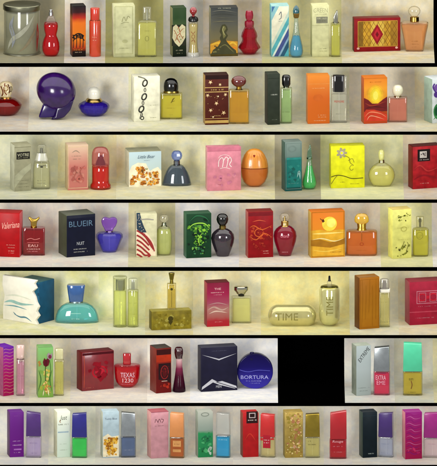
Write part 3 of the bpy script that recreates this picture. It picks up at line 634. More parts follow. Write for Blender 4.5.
def d37(c,i):
    w = P('f0dcd8'); c.rect(i.fx0,151.2,i.fx1,151.6,P('b86478')); c.rect(i.fx0,147,i.fx1,151.2,P('d0788c'))
    c.stroke([(218.5,167),(219,161),(222,158),(223.4,161),(222.4,167.6)],.8,w); c.stroke([(223,162),(226,157.6),(228,160),(226.6,167.6)],.8,w); c.stroke([(227.4,161),(230,158),(231.4,161),(229.6,165),(231.6,167.4)],.8,w); c.stroke([(220,169),(225,168),(230,169.4)],.5,w); c.ring(224.6,158.6,6,3.6,.4,w,a0=180,a1=340)
    c.lines(216,184.6,221,.7,P('a84c58'),4); c.blobs(210,172,238,188,9,1.6,3.6,[P('d07c98'),P('dc8c9c')],5)
carton(2, 'pink carton with swirling white monogram beside the orange egg bottle', 205.4,241,146,191, 'dc8898', 1.8, 'e0a0a0', draw=d37)
it = bottle(2, 'egg-shaped orange bottle with paler orange upper half and darker base', 254.4, 188, 8)
b, fr = it.glass(254.4, [(167.6,13.9),(172,14),(177,13.1),(182,11),(186,7.8),(188,5.4)], 'f0b068', 'e08c34', .6, level=168.2, trans=.4)
c_, f2 = it.loft('cap', 254.4, [(148.8,2),(149.6,5),(151.6,7.8),(155,10.4),(160,12.6),(165,13.6),(167.2,13.8)], P('e89838',.25,.05,.4), .6)
it.text(f2, 'ribs', lambda c: [c.stroke([(254.4+k*2.2,151.6+abs(k)*.5),(254.4+k*3.4,159),(254.4+k*3.9,166.4)],.35,P('e08c34')) for k in (-3,-2,-1,1,2,3)], c_)
it.loft('spray_button', 254.2, [(154,.8),(154.4,1.3),(156.6,1.3),(157,.8)], P('9c3420',.3), 1, parent=c_, yo=-5.3)
def d39(c,i):
    c.frame(i.fx0+.8,143.6,i.fx1-.8,189.6,.5,P('6c8078')); c.rect(i.fx0+1.4,158,i.fx1-1,187.6,P('1c7c74')); c.rect(i.fx0+1.4,158,i.fx1-1,160,P('309088'))
    c.blobs(286,164,300.4,186,16,1.2,3,[P('1c6c68'),P('2c8c80'),P('186058')],4); c.ring(292,149,4,3,.5,P('788c84')); c.stroke([(297,178),(299,172),(300,180)],2,P('88b8b0'),True); c.lines(288,183.4,299,.7,P('70b0a4'),5)
carton(2, 'dark teal carton with grey upper panel beside the green teardrop bottle', 281.4,302,140,191.4, grad(2,191.4,140,191.4,[(0,'1c5c58'),(.6,'2c7068'),(.68,'6c847c'),(1,'7c8c84')]), 3.6, '3c5c54', draw=d39, topm='74847c')
it = bottle(2, 'green teardrop bottle with long slanting neck beside the dark teal carton', 309.4, 190, 6)
it.glass(309.4, [(158,2.4),(161,2.6),(166,3.4),(172,4.6),(178,6.3),(182,7.2),(185,7.1),(188,6),(190,4.8)], '8cd0a0', '58d078', .8, level=166)
it.flat('cap', [(306.8,158),(307.4,152),(309.6,144.6),(310.6,144.6),(311.6,152),(312,158)], 4.4, G('5c8c70',.05,.85), .8); it.loft('collar', 309.4, [(157.4,2.6),(157.8,2.9),(159,2.9)], M('88a890'))
def d41(c,i):
    g = P('a8a080'); k = P('7c7428')
    for a in range(7): c.ell(341.6+3.4*math.cos(a*.9), 153.2+3.4*math.sin(a*.9), 2.1,1.3, g, a=a*.9)
    c.ring(341.6,153.2,2,2,.7,P('c8c0b0')); c.stroke([(345,156),(349,158.4),(350,163),(353.6,166)],.5,k); c.ring(351.4,168.4,2,2.6,.4,k,a0=20,a1=300); c.stroke([(331,177),(337,175.4),(344,176.4),(352,179),(363,178.6)],.7,P('484014'))
    c.stroke([(331,184),(335,178),(337,176)],.5,k); c.lines(339,182,345,.7,k,3); c.lines(350,184,360,.7,k,4); c.stroke([(348,161),(352,159),(354,163)],.4,k)
carton(2, 'bright lemon yellow carton with a small grey flower on the third shelf', 329,364.6,144,188.4, 'e4e41c', 1.8, 'd0d030', draw=d41)
it = bottle(2, 'pale yellow rounded flask with small tapered stopper beside the lemon yellow carton', 381.6, 187.4, 6.5)
it.glass(381.6, [(162.6,3.4),(164,6),(166,9),(169,11.6),(172,13),(175,13.6),(178,13.2),(182,11.6),(186,9.4),(187.4,8.6)], 'e8e4ac', 'd4d080', .5, level=166)
it.loft('cap', 378.4+3, [(149.6,1),(150.4,2.2),(153,3.2),(157,3),(160,2.2)], G('ecec98',.1,.6)); it.loft('collar', 381.6, [(159.8,2.2),(160.2,2.8),(162.8,3)], M('c8c090'))
def d43(c,i):
    c.rect(417.4,150,430,162,P('1c1010')); c.rect(419.6,152,426.6,158.6,P('c0b8b0')); c.blobs(420,152.4,426.4,158.4,7,.8,1.6,[P('585050'),P('887c78')],4); c.lines(418.6,160,429,.8,P('d8c8c0'),5)
    c.stroke([(413,170),(420,166),(428,172),(440,168)],1.4,P('c83434'),True); c.stroke([(413,180),(424,176),(440,181)],1.6,P('941420'),True); c.lines(420,183.6,429,.7,P('e8b0a0'),5)
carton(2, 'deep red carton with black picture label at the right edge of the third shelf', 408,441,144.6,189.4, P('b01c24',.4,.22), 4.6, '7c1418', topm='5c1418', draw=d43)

# ================================================================== shelf 4
def d44(c,i):
    c.text('Valeriana', 2.2,222.4,19.6,228.6,P('f0b0a0'),shear=.5,rot=8); c.lines(6.6,245,16.4,.8,P('e8a090'),4); c.lines(8,247.6,15,.8,P('e8a090'),5); c.lines(8.6,250.8,14.4,.9,P('f0c0b0'),6); c.lines(9,253,14,.7,P('e8a090'),7)
carton(3, 'large scarlet carton with slanting pink script at the left of the fourth shelf', -12,22.8,210.6,257.4, P('b80c14',.35,.08), 3, hand='R', sidem='d8545c', draw=d44, d=18)
it = bottle(3, 'square dark red bottle with a gold Y-shaped stopper beside the scarlet carton', 34, 255.6, 5)
b, fr = it.glass(34, rr(227.4,255.6,11,.7), 'b81c28', '8c0c18', .5, 9, level=230, wall=1.6)
it.flat('stopper', [(28,217.6),(30,216.8),(33,219),(36,219),(39,216.8),(40,218),(37,222),(36.6,226.6),(31,226.6),(30.8,222)], 4.4, M('d8b050',.2), .8); it.loft('collar', 33.8, [(226,2.8),(226.4,3.2),(227.8,3.2)], M('c09840'))
it.text(fr, 'lettering', lambda c: (c.stroke([(27,238.6),(31,237.4),(35,238.6),(40,237.4)],.5,P('e08c84')), c.rect(27.4,241.4,39,241.8,P('d07070')), c.text('EAU', 28.4,243.4,38,246,P('e8b0a8')), c.lines(27,247.6,40,1,P('e8c0b8'),4), c.lines(28,250,39.4,.9,P('d89090'),5)))
def d46(c,i):
    c.rect(i.fx0+.6,219,i.fx1-.6,256,P('10142c')); c.text('BLUEIR', 69.2,222,93,227.6,P('5c7890')); c.text('NUIT', 77,242.8,84.4,246,P('b8bcc0')); c.lines(73,249.6,87,.8,P('c8c8c0'),4); c.lines(74,252.4,88,.8,P('c8c8c0'),5)
carton(3, 'large navy blue carton with grey-green side and pale block lettering near its top', 58.4,95.4,212,257.6, '181c30', 8.4, '50543f', topm='6c7060', draw=d46, d=24)
it = bottle(3, 'violet bowl-shaped bottle with lobed heart-like purple stopper beside the navy carton', 109.4, 253.4, 8)
it.glass(109.4, [(231.8,7),(232.8,11.6),(234.6,13.4),(237.4,13.6),(241,12),(246,9.8),(250.6,8),(253.4,6.8)], '8c88e8', '5448d0', .75, 2, 233.6, 12, rot=.26, angle=14, trans=.65)
it.flat('stopper', [(105.4,231.2),(104,228),(102.2,225),(101.2,221),(102.4,218.2),(105,216.9),(107.6,217.6),(109.4,218.4),(111.6,217.2),(115,217.2),(117.2,219.2),(117.4,222),(115.8,226),(113.6,228.6),(112.6,231.2)], 6, G('7c3cb4',.03,.6), 1.2)
it.loft('collar', 109.4, [(230.6,2.6),(231,3.6),(232.2,4.2)], M('a890b8'))
def d48(c,i):
    r = P('a83434'); w = P('ecd8bc'); b = P('344858')
    c.poly([(136.4,212.8),(140,212.8),(141.6,221),(146,232),(152,240),(155.6,248),(155.6,256),(136.6,256)], w)
    for k in range(6):
        y = 232+k*4.7
        c.stroke([(136.8,y-1.5),(141,y+1),(145,y+4.6),(148.6+k*.4,min(255,y+9))], 1.7, r)
    for k in range(3): c.stroke([(141.6+k*2.2,231.4+k*2.3),(146.6+k*2.4,239+k*2),(152+k*1.2,248+k*1.8)], 1.2, r)
    c.poly([(136.4,212.8),(140,212.8),(141.4,220),(144,227),(146.6,232.6),(141,232.4),(136.8,229)], b); c.blobs(136.8,214,141,229,12,.35,.6,[w],4); c.blobs(140,224,145,231.6,8,.35,.6,[w],5)
    c.stroke([(140.4,219.6),(147,219.2),(153.6,220)],1,P('98948c')); c.lines(147,222.6,154,.6,P('a8a488'),5)
carton(3, 'cream carton printed with a draped American flag on the fourth shelf', 134.8,157,211.6,257.4, 'd2cfa8', 1.4, 'bcb48c', draw=d48)
it = bottle(3, 'tall oval pale yellow-green bottle with round clear stopper beside the flag carton', 164, 256, 5)
it.glass(164, [(226,3.4),(227,5.4),(230,7.2),(234,8),(242,8.2),(250,7.7),(254.6,6.6),(256,5.8)], 'dce0a8', 'ccd490', .6, level=229)
it.loft('cap', 164, [(214.6,1.4),(215.4,3.4),(217.4,4.6),(220,4.4),(222,2.8),(222.6,1.8)], G('e8e4c8'), .6); it.loft('collar', 164, [(222.4,1.8),(223,2.2),(225.4,2.4),(226.4,3.6)], M('94987c'), .8)
def d50(c,i):
    x0, x1 = i.fx0+.3, i.fx1-.3; g = [P('6cac30'),P('8cc83c'),P('3c7c2c'),P('54983c')]; dk = [P('143c24'),P('1c5430'),P('0c2818')]
    c.blobs(x0,214,x1,257,40,1.6,4,dk,3); c.blobs(x0,224,x1,234,50,.8,2.2,g,4); c.blobs(193,232,207,247,34,.7,2,g,5); c.blobs(190,246,206,256.6,16,.8,1.8,[P('54983c'),P('3c7c4c'),P('7cb850')],6); c.stroke([(189,222),(196,216),(205,218),(209,223)],1.4,P('2c6c44'),True); c.stroke([(187,229),(194,224),(204,224),(210,230)],1.2,P('a0d84c'),True)
    c.stroke([(200,246),(198,240),(202,233)],1,P('a0d84c'),True)
carton(3, 'dark green carton with bright green foliage print beside the black urn bottle', 183.4,211.4,211.6,258.4, '184428', 3, '3c6c50', topm='3c6448', draw=d50)
def urn(row, label, cx, yb, y0, gh, lh, trans, cap):
    it = bottle(row, label, cx, yb, 7)
    H_ = yb-y0; pr = [(0,4.4),(.04,6.6),(.1,9),(.2,11),(.34,11.7),(.5,10.9),(.7,8.9),(.88,7),(.97,6.2),(1,5.8)]
    b, fr = it.glass(cx, [(y0+a*H_, r) for a, r in pr], gh, lh, .7, level=y0+1.6, trans=trans, gt=1 if trans > .2 else .35)
    cap(it); return it, fr
def capA(it):
    it.loft('cap', 222.4, [(213.8,1.6),(214.4,3.6),(216.2,5.4),(219.4,6.1),(222.4,5.4),(224.8,3.8),(225.8,2.8)], P('0a0a08',.12,.05,.5), .8); it.loft('collar', 222.6, [(225.6,2.8),(226,3.4),(228.4,3.4),(229,4.2)], M('b09850'))
it, fr = urn(3, 'black urn-shaped bottle with round black cap beside the green foliage carton', 222.8, 257.4, 228.6, '302430', '180e18', .1, capA)
it.text(fr, 'lettering', lambda c: (c.ring(222.6,238,3.2,3.2,.4,P('5c4050')), c.lines(219,245,226.4,.7,P('6c5060'),3)))
def d52(c,i):
    x0, x1 = i.fx0+.3, i.fx1-.3; o = [P('c43c1c'),P('d8582c'),P('a82c1c')]
    c.rect(x0,212.6,x1,216.4,P('7c1820')); c.blobs(x0,226,x1,242,38,.8,2.4,[P('a42c1c'),P('c04424'),P('8c1418')],4); c.stroke([(x0+1,228),(254,226),(262,230),(x1-1,226)],1.2,P('d8602c'),True); c.stroke([(x0+1,236),(256,240),(264,234),(x1-1,238)],1.2,P('d8602c'),True)
    c.ring(259,233,5,4.4,.9,P('d8602c'),a0=20,a1=330); c.blobs(251,241,268,252,12,.8,2,[P('b03420'),P('9c2018')],6); c.stroke([(252,222),(259,220.6),(266,222)],.8,P('d8603c'),True); c.lines(263,251,269,1,P('e8a090'),5); c.lines(263,253.4,269,.8,P('e8a090'),6)
carton(3, 'dark red carton with fiery orange scrollwork beside the crimson urn bottle', 245.4,273.2,209.6,258, P('981018',.38,.1), 2.6, 'b4564c', topm='8c2c28', draw=d52)
def capB(it):
    it.loft('cap', 284.6, [(213,1),(213.8,3.4),(216,5),(219,5),(221.6,3.6)], G('e8dcc0',.03), .7); it.loft('collar', 284.8, [(221,3.2),(221.6,3.8),(225.4,3.8),(226.4,4.4)], M('d8b468')); it.loft('spray_stem', 284.6, [(216.6,1.2),(221,1.6)], M('b09850'))
it, fr = urn(3, 'crimson urn-shaped bottle with clear and gold cap beside the fiery red carton', 285, 257, 225.6, 'b81844', '8c0c30', .4, capB)
it.text(fr, 'lettering', lambda c: (c.text('Gitana', 280.4,233,288.6,236.2,P('e08090'),shear=.3,bold=0), c.lines(282,251,288,.7,P('f0b8c0'),4)))
def d54(c,i):
    x0, x1 = i.fx0, i.fx1
    c.ell(329.4,224.6,7.4,7.2,P('f4d848')); c.ell(331,223.6,4.6,4.6,P('f8e870')); c.ell(323,221.4,1.2,1.6,P('5c2c14')); c.stroke([(320,219),(322.4,221),(324.6,222)],.6,P('5c2c14'))
    c.poly([(x0,231),(320,230),(329,232),(338,230.6),(x1,231),(x1,257),(x0,257)], P('e8b030')); c.stroke([(x0+1,234),(326,234),(x1-1,233.4)],1.6,P('f8dc78'),True); c.poly([(x0,240),(318,239),(330,243),(340,241),(x1,239),(x1,245),(330,248.4),(x0,246)], P('b07818'))
    c.stroke([(x0+1,240),(322,239),(334,242),(x1-1,239.6)],1,P('f8e8a0'),True); c.stroke([(x0+1,250),(326,252),(x1-1,249)],1.2,P('f0c850'),True); c.frame(x0+.6,212.4,x1-.6,257,.5,P('a87018')); c.lines(330,252.6,341,.7,P('805010'),4)
carton(3, 'orange desert carton with pale yellow sun above golden dunes on the fourth shelf', 308,344.8,209.8,258, grad(3,258,209,258,[(0,'e09820'),(.5,'e8a428'),(.6,'e88c24'),(1,'d87420')], wob=.04), 2.8, 'c8a040', draw=d54)
it = bottle(3, 'rounded rectangular orange bottle with gold arch stopper beside the desert carton', 361.6, 256, 5)
b, fr = it.glass(361.6, [(230,12.6),(230.6,14.6),(232,15.6),(253,15.7),(255,15),(256,13.6)], 'e8a04c', 'dc8020', .4, 5, level=232.6)
it.loft('stopper', 361.6, [(213.6,2.4),(214.4,4.8),(216.6,6.6),(219.4,7.3),(222,7),(223.6,5)], G('dcb02c',.06,.5), .45); it.loft('collar', 361.6, [(223,4),(223.6,4.6),(228,4.2),(230.2,5)], M('d0a040'), .6)
it.text(fr, 'lettering', lambda c: (c.rect(361.4,232,361.9,240,P('8c5010')), c.ring(361.6,243,2,1.6,.5,P('a83c14')), c.lines(356,249,367,.7,P('a86018'),4)))
def d56(c,i):
    g = [P('6c6c24'),P('8c9030'),P('4c4c1c')]; c.blobs(i.fx0+1,212.6,i.fx1-.6,223.6,15,.5,1.6,g,3); c.blobs(i.fx0+1,244,i.fx1-.6,257.6,18,.6,1.9,g,5); c.stroke([(400,250),(403,245),(404,242)],.4,g[0]); c.stroke([(406,252),(408,246),(407,243)],.4,g[0]); c.ring(403.6,229.6,3,2.6,.5,P('b8b454')); c.lines(397,228,409,.8,P('b0ac50'),4); c.lines(398,240,408,.6,P('c0bc60'),4)
carton(3, 'lemon yellow carton speckled with small green leaves at its top and foot', 388,411.4,207.6,259, 'dedc78', 4.4, 'ecea78', topm='d0bc6c', draw=d56)
it = bottle(3, 'yellow-green upright bottle with clear cap beside the leaf-speckled carton', 420.6, 257, 5)
b, fr = it.glass(420.6, [(227.6,5),(228.4,7.4),(229.6,8.2),(240,8.4),(254,8.2),(256,7.6),(257,6.8)], 'ccc870', 'b4b038', .55, 4, level=230.6)
it.loft('cap', 420, rr(216.6,227.4,3.9,.5), G('e4e0a8'), .8, 3); it.loft('spray_nozzle', 420, [(218.6,1),(219,1.4),(222,1.4),(222.6,.9),(227,.9)], P('3c3c14',.3))
it.text(fr, 'label', lambda c: (c.ring(419.6,235,3.4,3.6,.4,P('8c8830')), c.lines(417,234,422.4,.7,P('7c7828'),4), c.lines(417,236,422.4,.7,P('7c7828'),5)))

# ================================================================== shelf 5
it = carton(4, 'blue carton wrapped in torn white paper at the left of the fifth shelf', 17,54.4,279.4,324, '246884', 15, '1c5474', d=24, hand='R', draw=lambda c,i: (c.blobs(i.fx0+20,282,i.fx1,322,12,1,3,[P('28688c'),P('1c4c6c')],4),), topm='3c6c70')
# torn paper sleeve standing proud of the carton's front
bm = bmesh.new(); r = random.Random(7)
edge = [(39,280),(36.6,284),(38.6,288),(34.8,292),(37.4,297),(38.6,302),(41,306),(38.8,311),(41.4,315),(38,320),(40,324)]
left = [(5.6,325),(5.6,312),(7.2,300),(5,290),(5.4,280)]
sc0 = it.sc; X0 = it.e.location
ox = lambda px: (px-5)*sc0
bm = bmesh.new(); out = edge+left
inv = it.e.rotation_euler.z
def W(px,py,off):                                        # paper follows a plane in front of the carton front
    return (it.x(px), off*sc0, (325-py)*sc0)
tp = bpy.data.objects.new('torn_sleeve', None)
fr_ = [bm.verts.new(((-it.w/2+(px-17)/((54.4-15)-17)*it.w)*sc0, (-it.d/2-4.5)*sc0, max(0,(324-py))*sc0)) for px,py in out]
bk_ = [bm.verts.new((v.co.x, (-it.d/2-.15)*sc0, v.co.z)) for v in fr_]
bm.faces.new(fr_); bm.faces.new(bk_[::-1]); n = len(out)
for k in range(n): bm.faces.new((fr_[(k+1)%n], fr_[k], bk_[k], bk_[(k+1)%n]))
bmesh.ops.recalc_face_normals(bm, faces=bm.faces[:]); bmesh.ops.bevel(bm, geom=bm.edges[:], offset=.5*sc0, segments=2, profile=.5, affect='EDGES', clamp_overlap=True)
mb = MB(); mb.addbm(bm, P('f0ecdc',.6,.05))
c = Canvas(lambda x,y,o: ((-it.w/2+(x-17)/((54.4-15)-17)*it.w)*sc0, (-it.d/2-4.5)*sc0-o-.00004, (324-y)*sc0))
aq = P('98c0b8'); c.stroke([(7,307),(14,304.6),(24,306),(37,304.4)],3,aq,True); c.stroke([(7,310),(18,309),(30,310.6)],1.2,P('70a8b0'),True); c.stroke([(17,317),(23,319),(29,318.6),(35,322)],1.6,P('5c8c9c'),True); c.stroke([(16,315),(20,318.6)],.9,P('5c8c9c'),True); c.stroke([(8,300),(20,298),(34,300)],1.4,P('d8dcc8'),True)
k = len(mb.v)
for f, i_ in zip(c.mb.f, c.mb.mi):
    m = c.mb.mats[i_]
    if m not in mb.mats: mb.mats.append(m)
    mb.f.append(tuple(q+k for q in f)); mb.mi.append(mb.mats.index(m))
mb.v += c.mb.v; mb.build('torn_sleeve', it.e)
bpy.data.objects.remove(tp)
it = bottle(4, 'turquoise half-dome bottle with a flared blue cap beside the torn-paper carton', 77, 323.4, 7)
b, fr = it.glass(77, [(302.4,8),(303.4,11),(306,15.6),(310,19),(315,21),(320,21.8),(322.6,21.8),(323.4,21)], 'a4dce0', '58b8c0', .4, 2.4, level=304.6, trans=.72)
it.loft('cap', 76.2, [(284.8,8.6),(285.6,9.2),(292,8.4),(300.6,7.2),(301.4,6.6)], P('305c9c',.12,.1,.9), .6, 3.4); it.loft('collar', 76.4, [(301,6.4),(301.4,7),(302.8,7.2)], M('a0b8b8'), .6)
it.text(fr, 'lettering', lambda c: (c.rect(71,312,81,312.4,P('a8d8cc')), c.lines(72,317,80,.8,P('c8e4d4'),3)))
it = bottle(4, 'clear yellow-green tube case with a silver sleeve inside its top, left of its twin', 120, 327.6, 6, 'tube_case', cat='tube case')
it.glass(120, [(277,6.4),(277.6,6.9),(327,6.9),(327.6,6.6)], 'dce0a0', 'ccd480', .9, level=291, trans=.75)
it.loft('silver_sleeve', 120.4, [(279,4.4),(279.4,4.8),(289.6,4.8),(290,4.6)], M('c4c8b8',.15)); it.loft('lid', 120, [(276.4,6.6),(276.8,7.1),(278.2,7.1)], G('d8dca8',.1,.8), .9)
it = bottle(4, 'slim clear yellow-green bottle with frosted cap, right of its twin tube case', 133, 327.6, 5)
b, fr = it.glass(133, rr(289.6,327.6,5.6,.6), 'dce0a0', 'c4cc70', .9, level=292, trans=.75)
it.loft('cap', 133, rr(278.6,289.2,4.6,.6), G('d0d4b0',.15,.8)); it.loft('spray_stem', 133, [(280.4,1.6),(289.4,1.8)], M('6c7060'))
it.text(fr, 'lettering', lambda c: (c.lines(129.6,302,136.6,.7,P('98a050'),3), c.lines(129.6,313,136.6,.7,P('98a050'),5)))
it = carton(4, 'olive gold oblong block lying flat with the slim gold bottle on top', 149,191.6,309.6,330.4, P('948424',.4,.25), 2.6, '6c6018', topm='aca044', d=13, draw=lambda c,i: (c.blobs(i.fx0+.5,313,i.fx1-.5,329.6,26,1,3,[P('a09434'),P('847418'),P('b0a448')],4), c.ell(170.6,319.6,2.6,2.6,P('4c4410')), c.poly([(168,322),(170.6,326),(173,322)],P('4c4410')), c.lines(174,326,186,.7,P('504810'),4)))
blk = it
it = bottle(4, 'slim tall gold bottle standing upright on the olive gold block', 171.6, 330.4, 5)
it.e.location.z += (blk.h+.3)*blk.sc; it.e.location.y = blk.e.location.y+.002; it.yb = 330.4-blk.h-.3+.0
it.yb = 311.2
b, fr = it.glass(171.6, rr(284.6,311.2,4.5,.4), 'd8c878', 'a8983c', .9, 5, level=286.6)
it.loft('neck', 171.6, [(280.6,1.6),(284.8,1.9)], M('a89438')); it.loft('cap', 171.6, [(274,3),(274.6,3.1),(277.6,2.4),(280.6,2)], M('a09038')); 
it.text(fr, 'lettering', lambda c: (c.ell(171.6,289.6,1.3,1.3,P('4c4414')), c.rect(171.4,292,171.8,308,P('7c7028'))))
def d62(c,i):
    w = P('e8b8b8'); c.text('THE', 214.4,288.4,221,290.4,w); c.lines(211,292.6,224.6,.9,w,4); c.lines(214,295,222,.6,w,5)
    c.stroke([(i.fx0+1,310),(214,307.4),(222,310.6),(i.fx1-1,308)],1.8,P('c8a094'),True); c.stroke([(i.fx0+2,314),(216,311.6),(i.fx1-2,313.6)],1.3,P('d8b8a8'),True); c.stroke([(i.fx0+1,305),(218,303.4),(i.fx1-1,306)],1,P('b88888'),True); c.lines(215,322,223,.7,P('e89898'),6)
carton(4, 'crimson carton fading to hazy pink above a red foot beside the square silver-capped bottle', 204,229.4,280.6,327, grad(4,327,281,327,[(0,'c02030'),(.17,'b82c38'),(.24,'b0605c'),(.4,'b47c74'),(.55,'a84860'),(.75,'a01c48'),(1,'7c1030')], wob=.08), 3, 'a43444', topm='5c1c24', draw=d62)
it = bottle(4, 'square clear pale yellow bottle with a broad silver cap beside the crimson carton', 241.4, 323.4, 4.5)
b, fr = it.glass(241.4, [(296.2,9),(296.7,9.8),(322.8,9.9),(323.4,9.4)], 'dcdcb4', 'b8b878', .45, 8, level=298.4, wall=1.4)
it.loft('cap', 241, [(286.6,6),(287.2,7.2),(290,7.2),(292,5.2),(294,4)], M('c8c8b8',.15), .6, 3); it.loft('collar', 241.2, [(293.4,2.6),(293.8,3.2),(296,3)], P('2c2c20',.3))
# capsules
def capsule_flat(it, name, x0, x1, y0, y1, m, parent=None, shrink=0, n=28, part='all'):
    r = (y1-y0)/2; V = []; F = []; N = 36; prof = []
    for j in range(11): a = math.pi/2*j/10; prof.append((x0+r*.9*(1-math.cos(a)), r*math.sin(a)))
    for j in range(11): a = math.pi/2*j/10; prof.append((x1-r*.9*(1-math.sin(a)), r*math.cos(a)))
    for X, q in prof:
        for i in range(N):
            t = 2*math.pi*i/N; V.append((it.x(X), q*math.cos(t)*it.sc, it.z((y0+y1)/2)+q*math.sin(t)*it.sc))
    for j in range(len(prof)-1):
        for i in range(N): F.append((j*N+i, j*N+(i+1)%N, (j+1)*N+(i+1)%N, (j+1)*N+i))
    mb = MB(); mb.add(V,F,m); o = mb.build(name, parent or it.e)
    return o, (lambda px, py, off=0: (it.x(px), -math.sqrt(max(.02,r*r-(py-(y0+y1)/2)**2))*it.sc-off, it.z(py)))
it = bottle(4, 'long pale gold capsule case lying on its side and lettered TIME', 292, 327, 11, 'capsule_case', cat='case')
b, fr = capsule_flat(it, 'capsule_shell', 268, 316.4, 305, 327, P('d4cc88',.16,.05,.8,.45))
it.text(fr, 'lettering', lambda c: c.text('TIME', 275.6,311.6,298,318.6,P('8c8448')))
capsule_flat(it, 'seam_band', 300, 301, 304.7, 327.0, M('b0a450')) if False else None
it = bottle(4, 'upright pale gold capsule bottle lettered TIME up its side, with slender black-tipped sprayer', 329.4, 327, 9)
b, fr = it.loft('capsule_shell', 329.4, [(287,8.4),(287.8,9.6),(290,10.4),(316,10.5),(320,9.9),(323.6,8),(326,5.2),(327,2.8)], P('d4d08c',.14,.05,.8,.4), 1)
it.loft('shoulder_ring', 329.4, [(286.2,7.6),(286.6,8.6),(288,9.4)], M('a49c4c')); it.loft('neck', 329.4, [(281.4,2),(281.8,2.4),(286.6,2.6)], G('ece8c8')); it.loft('sprayer', 329.4, [(276,.5),(276.6,1),(280,1.2),(281.6,1.6)], P('181814',.2))
it.text(fr, 'lettering', lambda c: c.text('TIME', 320.2,301,339,307.8,P('8c8440'),rot=90))
carton(4, 'tall amber wood-toned carton with dark side on the fifth shelf', 354.4,379.4,275.6,329.6, grad(4,329.6,276,329.6,[(0,'b06c10'),(.4,'bc7c18'),(1,'a86810')], wob=.3), 5, '6c3c10', topm='8c5c14', draw=lambda c,i: (c.frame(i.fx0+.8,280,i.fx1-.8,328,.3,P('94580c')), [c.stroke([(362+k*3.4+(k*7%3)*.5,280+k%2*6),(362.6+k*3.3,300),(361.6+k*3.5,327-k%3*7)],.3,P('ac6e10')) for k in range(5)]))
it = bottle(4, 'narrow clear pale bottle with white collar and cloudy cap beside the amber carton', 384.6, 327.4, 4.5)
b, fr = it.glass(384.6, rr(291.6,327.4,5.3,.5), 'dcd8a4', 'c8c080', .8, 6, level=294, trans=.7)
it.loft('cap', 384.4, [(278.8,2.6),(279.6,4.2),(282,4.8),(288.6,4.9)], G('b8b4a8',.12,.85), .9, 3); it.loft('collar', 384.6, rr(288.6,291.8,5.4,.3), P('ece8d8',.25), .8, 6); it.loft('spray_stem', 384.4, [(281,1.6),(288.8,2)], P('7c6c64',.3))
it.text(fr, 'lettering', lambda c: (c.lines(381,301,388,.7,P('a09c58'),3), c.lines(381,321,388,.7,P('807c50'),5)))
def d68(c,i):
    p = P('c87888'); r = P('c81c34'); c.rect(i.fx0,312,i.fx1,313,P('c04458')); c.frame(416.4,291.6,440,304.4,.7,p)
    for x in (418.6,429.4): c.ring(x+3.6,298,4.6,4.2,1.6,r); c.frame(x,293.4,x+7.2,302.6,.5,p)
    c.rect(426.4,296.6,428.8,299.6,r); c.lines(418,306.6,436,.7,p,4); c.lines(415,318,434,.8,p,5)
carton(4, 'wide raspberry red carton with squared ring ornament cut off by the right edge', 404.8,446,279,325.4, 'a81c38', 4.6, '9c3c48', topm='9c3040', draw=d68, d=20)

# ================================================================== shelf 6
def d69(c,i):
    y = P('e0a888'); 
    for k in range(14): yy = 350+k*3.3; c.stroke([(i.fx0+.5,yy),(6,yy-.6),(10,yy+.7),(i.fx1-.5,yy-.3)],.28,y)
carton(5, 'magenta and violet carton with fine gold wave lines at left of the sixth shelf', -6,14,345,396.4, grad(5,396.4,345,396.4,[(0,'ac1458'),(.45,'b81868'),(.75,'a42090'),(1,'641c9c')], wob=.1), 9.4, 'b06084', draw=d69, d=18)
it = bottle(5, 'slim clear pink bottle with silvery pink cap beside the magenta carton', 20.6, 396, 4)
b, fr = it.glass(20.6, rr(359,396,4.4,.4), 'ecc8d4', 'd498b4', .9, 3.5, level=362, trans=.7)
it.loft('cap', 20.4, rr(345,358.4,4,.8), G('e8c8c0',.1,.5), .9, 3); it.loft('collar', 20.5, [(358,3.2),(358.2,3.7),(359.4,3.7)], M('c8a8a8'))
it.text(fr, 'lettering', lambda c: (c.lines(18.6,373,23.6,.6,P('a86480'),4), c.rect(17.4,375,24,375.4,P('b87c94'))))
def d71(c,i):
    g = P('4c7c34'); r = P('6c1824'); c.blobs(i.fx0+.4,368,i.fx1-.4,396,26,1,3,[P('d0bc40'),P('a8b440'),P('88b44c'),P('e0c468')],3)
    c.stroke([(45.6,366),(45.4,375),(45.8,384)],.8,P('4c5c24')); c.stroke([(49.6,360),(50.6,370),(48.6,382)],.6,g); c.stroke([(38,392),(41,380),(38.6,370)],1,g,True); c.stroke([(52,392),(50,380),(52,370)],1,g,True)
    c.poly([(43,362),(44.4,358),(46,360),(48,357.8),(49.6,361.4),(48.6,365.6),(46,367),(43.6,365.4)], r); c.stroke([(46,360),(46.4,366)],.5,P('3c1018')); c.poly([(47,355),(49,352.6),(50.4,355),(52.2,353),(52.4,358),(50,360),(47.6,358.6)], P('a89098')); c.ell(50,357,1.6,2,P('843048'))
    c.blobs(40,380,51,394,16,.8,2.2,[P('e8c878'),P('d8a850'),P('c87840')],12); c.stroke([(43,396),(44,390)],.9,P('ece0b8'),True); c.stroke([(49,396),(48,390)],.9,P('ece0b8'),True); c.blobs(37,360,42,368,6,.8,1.6,[P('b8a050'),P('c08440')],6)
carton(5, 'spring green carton with dark red tulip and yellow petals beside the pale slab bottle', 36.4,53.4,345,397.6, grad(5,397,345,397,[(0,'7cac44'),(.4,'98b860'),(1,'7cb868')], wob=.1), 1.8, '8cb86c', topm='6c9c58', draw=d71)
it = bottle(5, 'faint pale yellow slab bottle with matching cap beside the tulip carton', 59.2, 396, 4)
it.glass(59.2, rr(359.4,396,4.9,.5), 'd8d49c', 'c4c070', .7, 6, level=362, trans=.6); it.loft('cap', 59.2, rr(348.6,359,4.1,.5), G('dcd8a8',.15,.6), .8, 5)
